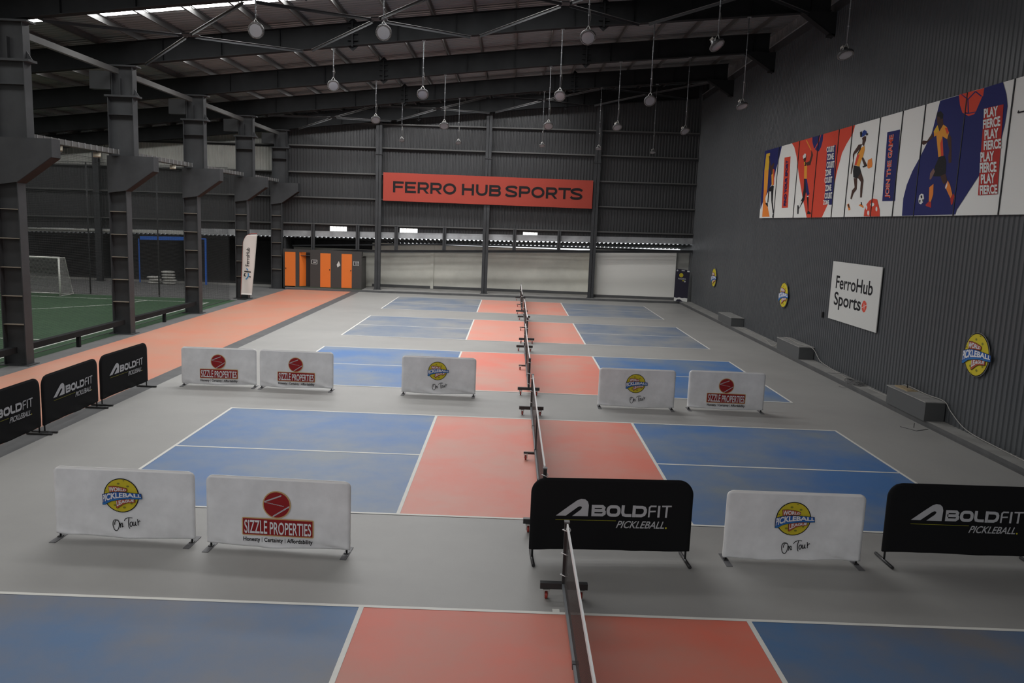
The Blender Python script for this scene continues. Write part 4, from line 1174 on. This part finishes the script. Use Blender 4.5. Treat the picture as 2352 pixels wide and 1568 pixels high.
b = MB(); b.tube(smoothpts([(9.28, 8.5, .165), (9.33, 10.4, .17), (9.36, 11.6, .22), (9.38, 12.3, .45), (9.37, 12.62, .63), (9.36, 13.4, .622), (9.36, 14.5, .625), (9.40, 14.75, .35), (9.38, 15.2, .17), (9.3, 16.3, .165)]), .011, M['cable_light'], 6)
tag(build('power_cable', b), 'grey cable draped over the nearest ledge box', 'cable')
b = MB(); b.tube(smoothpts([(9.25, 17.6, .165), (9.42, 19.2, .17), (9.44, 20.2, .25), (9.40, 20.85, .56), (9.2, 21.6, .583), (9.25, 23.1, .583), (9.1, 23.4, .30), (9.05, 23.8, .168), (9.35, 26, .165), (9.3, 29.2, .165)]), .012, M['cable_light'], 6)
tag(build('power_cable', b), 'grey cable draped over the middle ledge box', 'cable')
b = MB(); rnd = random.Random(3)
for k in range(9):
    cx, cy, r = 9.20 + rnd.uniform(-.04, .04), 17.0 + rnd.uniform(-.12, .12), rnd.uniform(.10, .19); e = rnd.uniform(1.7, 2.6); p = rnd.uniform(0, 6)
    b.tube([(cx + r * math.cos(a), cy + r * e * math.sin(a), .165 + .006 * k + .012 * math.sin(2 * a + p)) for a in [2 * PI * i / 22 for i in range(22)]], .007, M['cable'], 5, closed=True)
b.tube(smoothpts([(9.25, 17.4, .2), (9.30, 17.9, .26), (9.2, 18.3, .18), (9.0, 18.5, .165)]), .007, M['cable'], 5)
b.tube(smoothpts([(9.15, 16.8, .2), (8.98, 16.9, .17), (8.90, 16.8, .06), (8.86, 17.2, .01)]), .006, M['cable'], 5)
tag(build('cable_coil', b), 'tangled coil of dark cable lying on the right ledge', 'cable')
b = MB(); b.box(-.05, .05, -.03, .03, -.09, .09, M['black'])
tag(build('wall_socket', b, None, (wx(20.45) - .03, 20.45, 1.72), (0, 0, WALL_RZ)), 'small black box on the right wall beside the square sign', 'socket')
t = thing('floor_hatch', 'square hatch plate with upright pin near the right ledge', 'hatch', (8.70, 12.53, 0), math.radians(28))
b = MB(); b.box(-.2, .2, -.2, .2, 0, .006, M['floor']); b.box(-.21, .21, -.214, -.2, 0, .008, M['black']); b.box(-.214, -.2, -.21, .2, 0, .007, M['black']); build('plate', b, t)
b = MB(); b.tube([(0, 0, .006), (0, 0, .12)], .008, M['black_metal']); build('pin', b, t)

# ============================================================ FAR END
# cubicles with orange doors
t = thing('changing_cubicles', 'dark block of cubicles with four orange doors at the far left', 'cubicle', (-11.3, 40.28, .12))
b = MB(); H = 2.16
for a, e in ((-13.52, -13.46), (-12.83, -12.62), (-12.0, -11.43), (-10.84, -10.23), (-9.64, -9.10)): b.box(a + 11.3, e + 11.3, 0, .05, 0, 2.0, M['cabin'])
b.box(-2.22, 2.2, 0, .05, 2.0, H, M['cabin']); b.box(-2.22, 2.2, 0.05, 1.45, 1.80, 1.83, M['cabin']); b.box(2.15, 2.2, .05, .42, 0, H, M['cabin']); b.box(2.15, 2.2, .42, 1.45, 0, 1.83, M['cabin'])
b.box(-2.22, 2.2, 1.40, 1.45, 0, 1.8, M['cabin']); b.box(-2.22, -2.17, .05, 1.4, 0, 1.8, M['cabin'])
for xx in (-1.42, 0.15, 1.2): b.box(xx - .02, xx + .02, .05, 1.4, 0, 1.8, M['cabin'])
b.box(-1.32, -.70, .3, .32, 0, H, M['black'])  # black sheet stands in for the shade inside the open cubicle
build('cubicle_body', b, t)
b = MB(); b.box(-1.56, 2.2, -.03, .05, 0, .06, M['green_sill']); build('sill', b, t)
for k, (x, w, rot, hx) in enumerate(((-13.44, .61, 0, .06), (-12.60, .60, 46, .53), (-11.43, .59, 0, .53), (-10.23, .59, 0, .53))):
    b = MB(); b.box(0, w, 0, .035, .07, 1.99, M['orange_door'])
    o = build('door', b, t, (x + 11.3, .005, 0), (0, 0, math.radians(rot)), label='orange door standing ajar' if rot else 'closed orange door')
    b = MB(); b.lathe([(.0, 0), (.03, .005), (.03, .02), (.018, .05), (0.001, .055)], M['black'], 12)
    build('knob', b, o, (hx, 0, 1.07), (PI / 2, 0, 0))
for x in (-11.92, -9.56):
    b = MB(); b.box(0, .32, -.012, 0, 1.36, 1.60, M['black'])
    b.box(0, .32, -.014, -.012, 1.36, 1.375, M['ink_white']); b.box(0, .32, -.014, -.012, 1.585, 1.60, M['ink_white']); b.box(0, .02, -.014, -.012, 1.36, 1.6, M['ink_white']); b.box(.30, .32, -.014, -.012, 1.36, 1.6, M['ink_white'])
    b.box(.07, .30, -.014, -.012, 1.515, 1.545, M['ink_pale']); b.box(.09, .25, -.014, -.012, 1.44, 1.465, M['ink_white'])
    build('door_sign', b, t, (x + 11.3, 0, 0), label='black sign with a white border')
b = MB(); b.prism([(0, 0), (.16, .12), (.07, .36), (-.05, .15)], 'y', -.012, -.008, M['white_board']); build('paper_sheet', b, t, (.85, 0, 1.22), label='white sheet pinned at an angle')
# dark poster board in the corner
t = thing('poster_board', 'dark poster board with yellow ball leaning in the far right corner', 'board', (9.12, 40.35, .15), math.radians(-4))
b = MB(); tl_ = .10
def bp(x, z, y): return (x, y + tl_ * z / 1.85, z)
P = [(-.41, 0), (.36, -.0), (.41, 1.80), (-.38, 1.86)]
for s in (0, .03): b.v += [bp(x, z, s) for x, z in P]
b.face([0, 1, 2, 3], M['ink_boardnavy']); b.face([7, 6, 5, 4], M['board_edge'])
for i in range(4): j = (i + 1) % 4; b.face([i, i + 4, j + 4, j], M['board_edge'])
build('board', b, t)
d = Decal(-.004, .001)
d.disc((-.06, 1.5), .115, 'wplyellow', 24)
for x, z in ((-.10, 1.54), (-.03, 1.54), (-.06, 1.46), (-.13, 1.48), (.0, 1.48)): d.disc((x, z), .014, 'black', 8)
d.box_text('PICKLEBALL', -.22, .22, 1.26, 1.35, 'pale', off=.02)
d.poly([(.0, 1.17), (.13, 1.17), (.12, 1.22), (.02, 1.22)], 'lime'); d.disc((.16, 1.15), .05, 'pale', 12)
d.disc((-.29, 1.76), .05, 'pale', 14); d.poly([(-.06, 1.74), (.12, 1.73), (.12, 1.79), (-.06, 1.8)], 'pale'); d.poly([(.26, 1.7), (.39, 1.69), (.39, 1.77), (.26, 1.78)], 'white')
d.poly([(-.40, .03), (-.30, .02), (-.22, .12), (-.05, .13), (.1, .02), (.35, .0), (.36, .2), (.2, .22), (.05, .2), (-.1, .24), (-.25, .2), (-.39, .24)], 'white')
pm = build('poster_print', d.mb, t, (0, 0, 0), (-math.atan(tl_ / 1.85), 0, 0), label='printed ball, lettering and torn white foot')

# ---- feather flag
t = thing('feather_flag', 'white feather flag in front of the fourth steel column', 'flag', (-13.5, 33.95, 0))
def fx(z, s):   # left / right edge of the cloth
    if s < 0: return -.31 + (z - .25) * .052 + (max(0, z - 2.75) ** 1.6) * .75
    return .235 + (z - .25) * .095
b = MB(); n, mc = 30, 10
for side in (0, 1):
    for i in range(n + 1):
        z = .25 + 2.95 * i / n
        for j in range(mc + 1):
            f = j / mc; x = fx(z, -1) + (fx(z, 1) - fx(z, -1)) * f
            zz = z - .05 * (1 - f) * (i == n)
            b.v.append((x, -.03 + .018 * math.sin(f * 5 + z * 1.4) + .006 * side, zz))
S = (n + 1) * (mc + 1)
for i in range(n):
    for j in range(mc):
        a = i * (mc + 1) + j; b.face([a, a + 1, a + mc + 2, a + mc + 1], M['flag'], True); b.face([S + a, S + a + mc + 1, S + a + mc + 2, S + a + 1], M['flag'], True)
for i in range(n):
    for j in (0, mc):
        a = i * (mc + 1) + j; b.face([a, a + mc + 1, S + a + mc + 1, S + a], M['flag'])
for j in range(mc):
    for i in (0, n):
        a = i * (mc + 1) + j; b.face([a, a + 1, S + a + 1, S + a], M['flag'])
build('flag_cloth', b, t)
b = MB(); b.tube([(-.31, 0, .05)] + [(fx(z, -1) - .012, 0, z) for z in (.3, 1, 1.8, 2.5, 2.8, 3.0, 3.1)] + [(.2, 0, 3.22), (.5, 0, 3.23)], .014, M['sign_red'], 7); build('flag_pole', b, t, label='thin reddish pole')
b = MB(); b.box(-.45, -.05, -.15, .2, 0, .05, M['black_metal']); build('base_plate', b, t)
d = Decal(-.056, .002)
def F(x, y): return ((520 + x / 7.125 - 569) / 46.9 + .01, 1.62 - ((480 + y / 7.125) - 612) / 46.9)
d.text('FerroHub', [F(326, 932), F(344, 634)], [F(386, 932), F(400, 632)], 'black', off=.015)
d.text('TRIVENI', [F(402, 850), F(408, 722)], [F(416, 850), F(422, 722)], 'pale', off=.0) if False else None
build('printed_lettering', d.mb, t, label='black upright lettering'); d = Decal(-.056, .002)
d.strip([F(305, 1018), F(413, 1026)], .05, 'black'); d.strip([F(340, 968), F(368, 1000)], .05, 'skyblue')
d.smooth([F(368, 1045), F(372, 1085), F(355, 1120), F(328, 1145)], .06, 'skyblue'); d.strip([F(322, 1050), F(308, 1062), F(304, 1085), F(326, 1095)], .045, 'black'); d.strip([F(380, 1100), F(410, 1106)], .05, 'black')
build('printed_mark', d.mb, t, label='blue and black mark')

# ============================================================ FOOTBALL PITCH
t = thing('football_goal', 'white football goal with pale netting on the turf', 'goal', (-21.75, 32.3, 0))
GW, GH = 3.2, 1.8
for x, nm in ((0, 'goal_post'), (-GW, 'goal_post')):
    b = MB(); b.tube([(x, 0, 0), (x, 0, GH)], .045, M['goal_white'], 10); build(nm, b, t)
b = MB(); b.tube([(-GW - .045, 0, GH), (.045, 0, GH)], .045, M['goal_white'], 10); build('crossbar', b, t)
b = MB()
for x in (0, -GW): b.tube([(x, 0, GH), (x + (.03 if x == 0 else -.03), .45, GH - .02), (x + (.08 if x == 0 else -.05), 1.0, .02), (x, 0, .02)], .022, M['goal_white'], 7)
b.tube([(.03, .45, GH - .02), (-GW - .03, .45, GH - .02)], .02, M['goal_white'], 7); b.tube([(.08, 1.0, .025), (-GW - .05, 1.0, .025)], .025, M['goal_white'], 7)
build('rear_frame', b, t)
b = MB(); b.poly([(-GW, 1.0, .03), (.08, 1.0, .03), (.03, .45, GH - .02), (-GW, .45, GH - .02)], M['goal_net'])
for x in (0.0, -GW): b.poly([(x, 0, .02), (x + .06, 1.0, .03), (x + .02, .45, GH - .02), (x, 0, GH)], M['goal_net_side'])
build('goal_netting', b, t)
t = thing('pitch_net', 'dark netting hung across the far end of the pitch', 'netting', (-31, 33.7, 0))
b = MB(); b.poly([(0, 0, 0), (16.7, 0, 0), (16.7, 0, 6.3), (0, 0, 6.3)], M['field_net']); build('netting', b, t)
b = MB(); b.tube([(0, 0, 6.3), (16.7, 0, 6.3)], .012, M['black_metal'], 5); b.tube([(0, 0, .05), (16.7, 0, .05)], .012, M['cable'], 5); build('border_rope', b, t)
for x, z, lab in ((-17.75, 6.3, 'thin net pole nearer the steel columns'), (-21.1, 6.3, 'thin net pole beside the football goal')):
    b = MB(); b.tube([(0, 0, 0), (0, 0, z)], .035, M['steel'], 8); tag(build('net_pole', b, None, (x, 33.8, 0)), lab, 'pole')
t = thing('pitch_net', 'dark netting along the pitch behind the steel columns', 'netting', (-14.18, 9.0, 0))
b = MB(); b.poly([(0, 0, .02), (0, 24.5, .02), (0, 24.5, 5.8), (0, 0, 5.8)], M['field_net_side']); build('netting', b, t)
b = MB(); b.tube([(0, 0, .04), (0, 24.5, .04)], .014, M['cable'], 5); b.tube([(0, 0, 5.8), (0, 24.5, 5.8)], .006, M['black_metal'], 5); build('border_rope', b, t)
# blue frame and sacks in the dark bay
t = thing('blue_frame', 'bright blue metal frame in the dark bay behind the netting', 'frame', (-20.0, 41.0, 0))
b = MB(); b.bar((-1.9, 0, 2.54), (.7, 0, 2.60), .12, .20, M['blue_frame']); b.bar((.7, 0, 2.60), (1.85, 0, 2.63), .10, .07, M['blue_frame']); build('top_bar', b, t)
b = MB(); b.box(1.78, 1.87, -.04, .04, 0, 2.62, M['blue_frame']); build('upright', b, t)
b = MB(); b.box(-2.02, -1.97, -.03, .03, 0, 2.5, M['blue_frame']); build('upright', b, t)
def sack_mesh(seed):
    rnd = random.Random(seed); b = MB(); n, m2 = 14, 8
    for i in range(m2 + 1):
        a = PI * i / m2
        for k in range(n):
            p = 2 * PI * k / n
            sx = math.copysign(abs(math.cos(p)) ** .6, math.cos(p)); sy = math.copysign(abs(math.sin(p)) ** .6, math.sin(p))
            w = math.sin(a) ** .5 if 0 < i < m2 else .05
            b.v.append((.36 * sx * w + rnd.uniform(-.015, .015), .24 * sy * w, .07 * (1 - math.cos(a)) + rnd.uniform(-.008, .008)))
    for i in range(m2):
        for k in range(n):
            l = (k + 1) % n; b.face([i * n + k, i * n + l, (i + 1) * n + l, (i + 1) * n + k], M['sack'], True)
    b.face(list(range(n))[::-1], M['sack']); b.face(list(range(m2 * n, m2 * n + n)), M['sack'])
    return b.mesh('sack')
k = 0
for x, z, r in ((-20.90, 0, .05), (-20.05, 0, -.06), (-20.85, .150, -.05), (-20.02, .150, .0), (-20.1, .305, -.03), (-20.11, .462, .02), (-20.13, .62, .04), (-20.95, .30, .1)):
    o = link('sack', cached(('sack', k % 3), lambda: sack_mesh(k)), None, (x, 40.45, z), (0, 0, r))
    tag(o, 'flat white sack in the small pile behind the pitch netting', 'sack', 'white sacks in the pile'); k += 1
# small floodlights under the cable tray
for i, (y, lab) in enumerate(((18.3, 'small beige floodlight under the tray of the nearest bay'), (20.5, 'small hooded floodlight under the tray beside the second column'), (24.0, 'small beige floodlight under the tray past the second column'), (26.3, 'small floodlight under the tray before the third column'), (38.4, 'small floodlight under the tray by the far end'))):
    t = thing('floodlight', lab, 'lamp', (-13.75 - .008 * (y - 15.9), y, 5.983), 0, 'small floodlights under the tray')
    b = MB(); b.tube([(0, 0, 0), (0, 0, -.08)], .012, M['black_metal']); build('stem', b, t)
    b = MB(); b.box(-.11, .11, -.02, .03, -.22, -.07, M['flood']); build('body', b, t, rot=(math.radians(-35), 0, math.radians(25)))
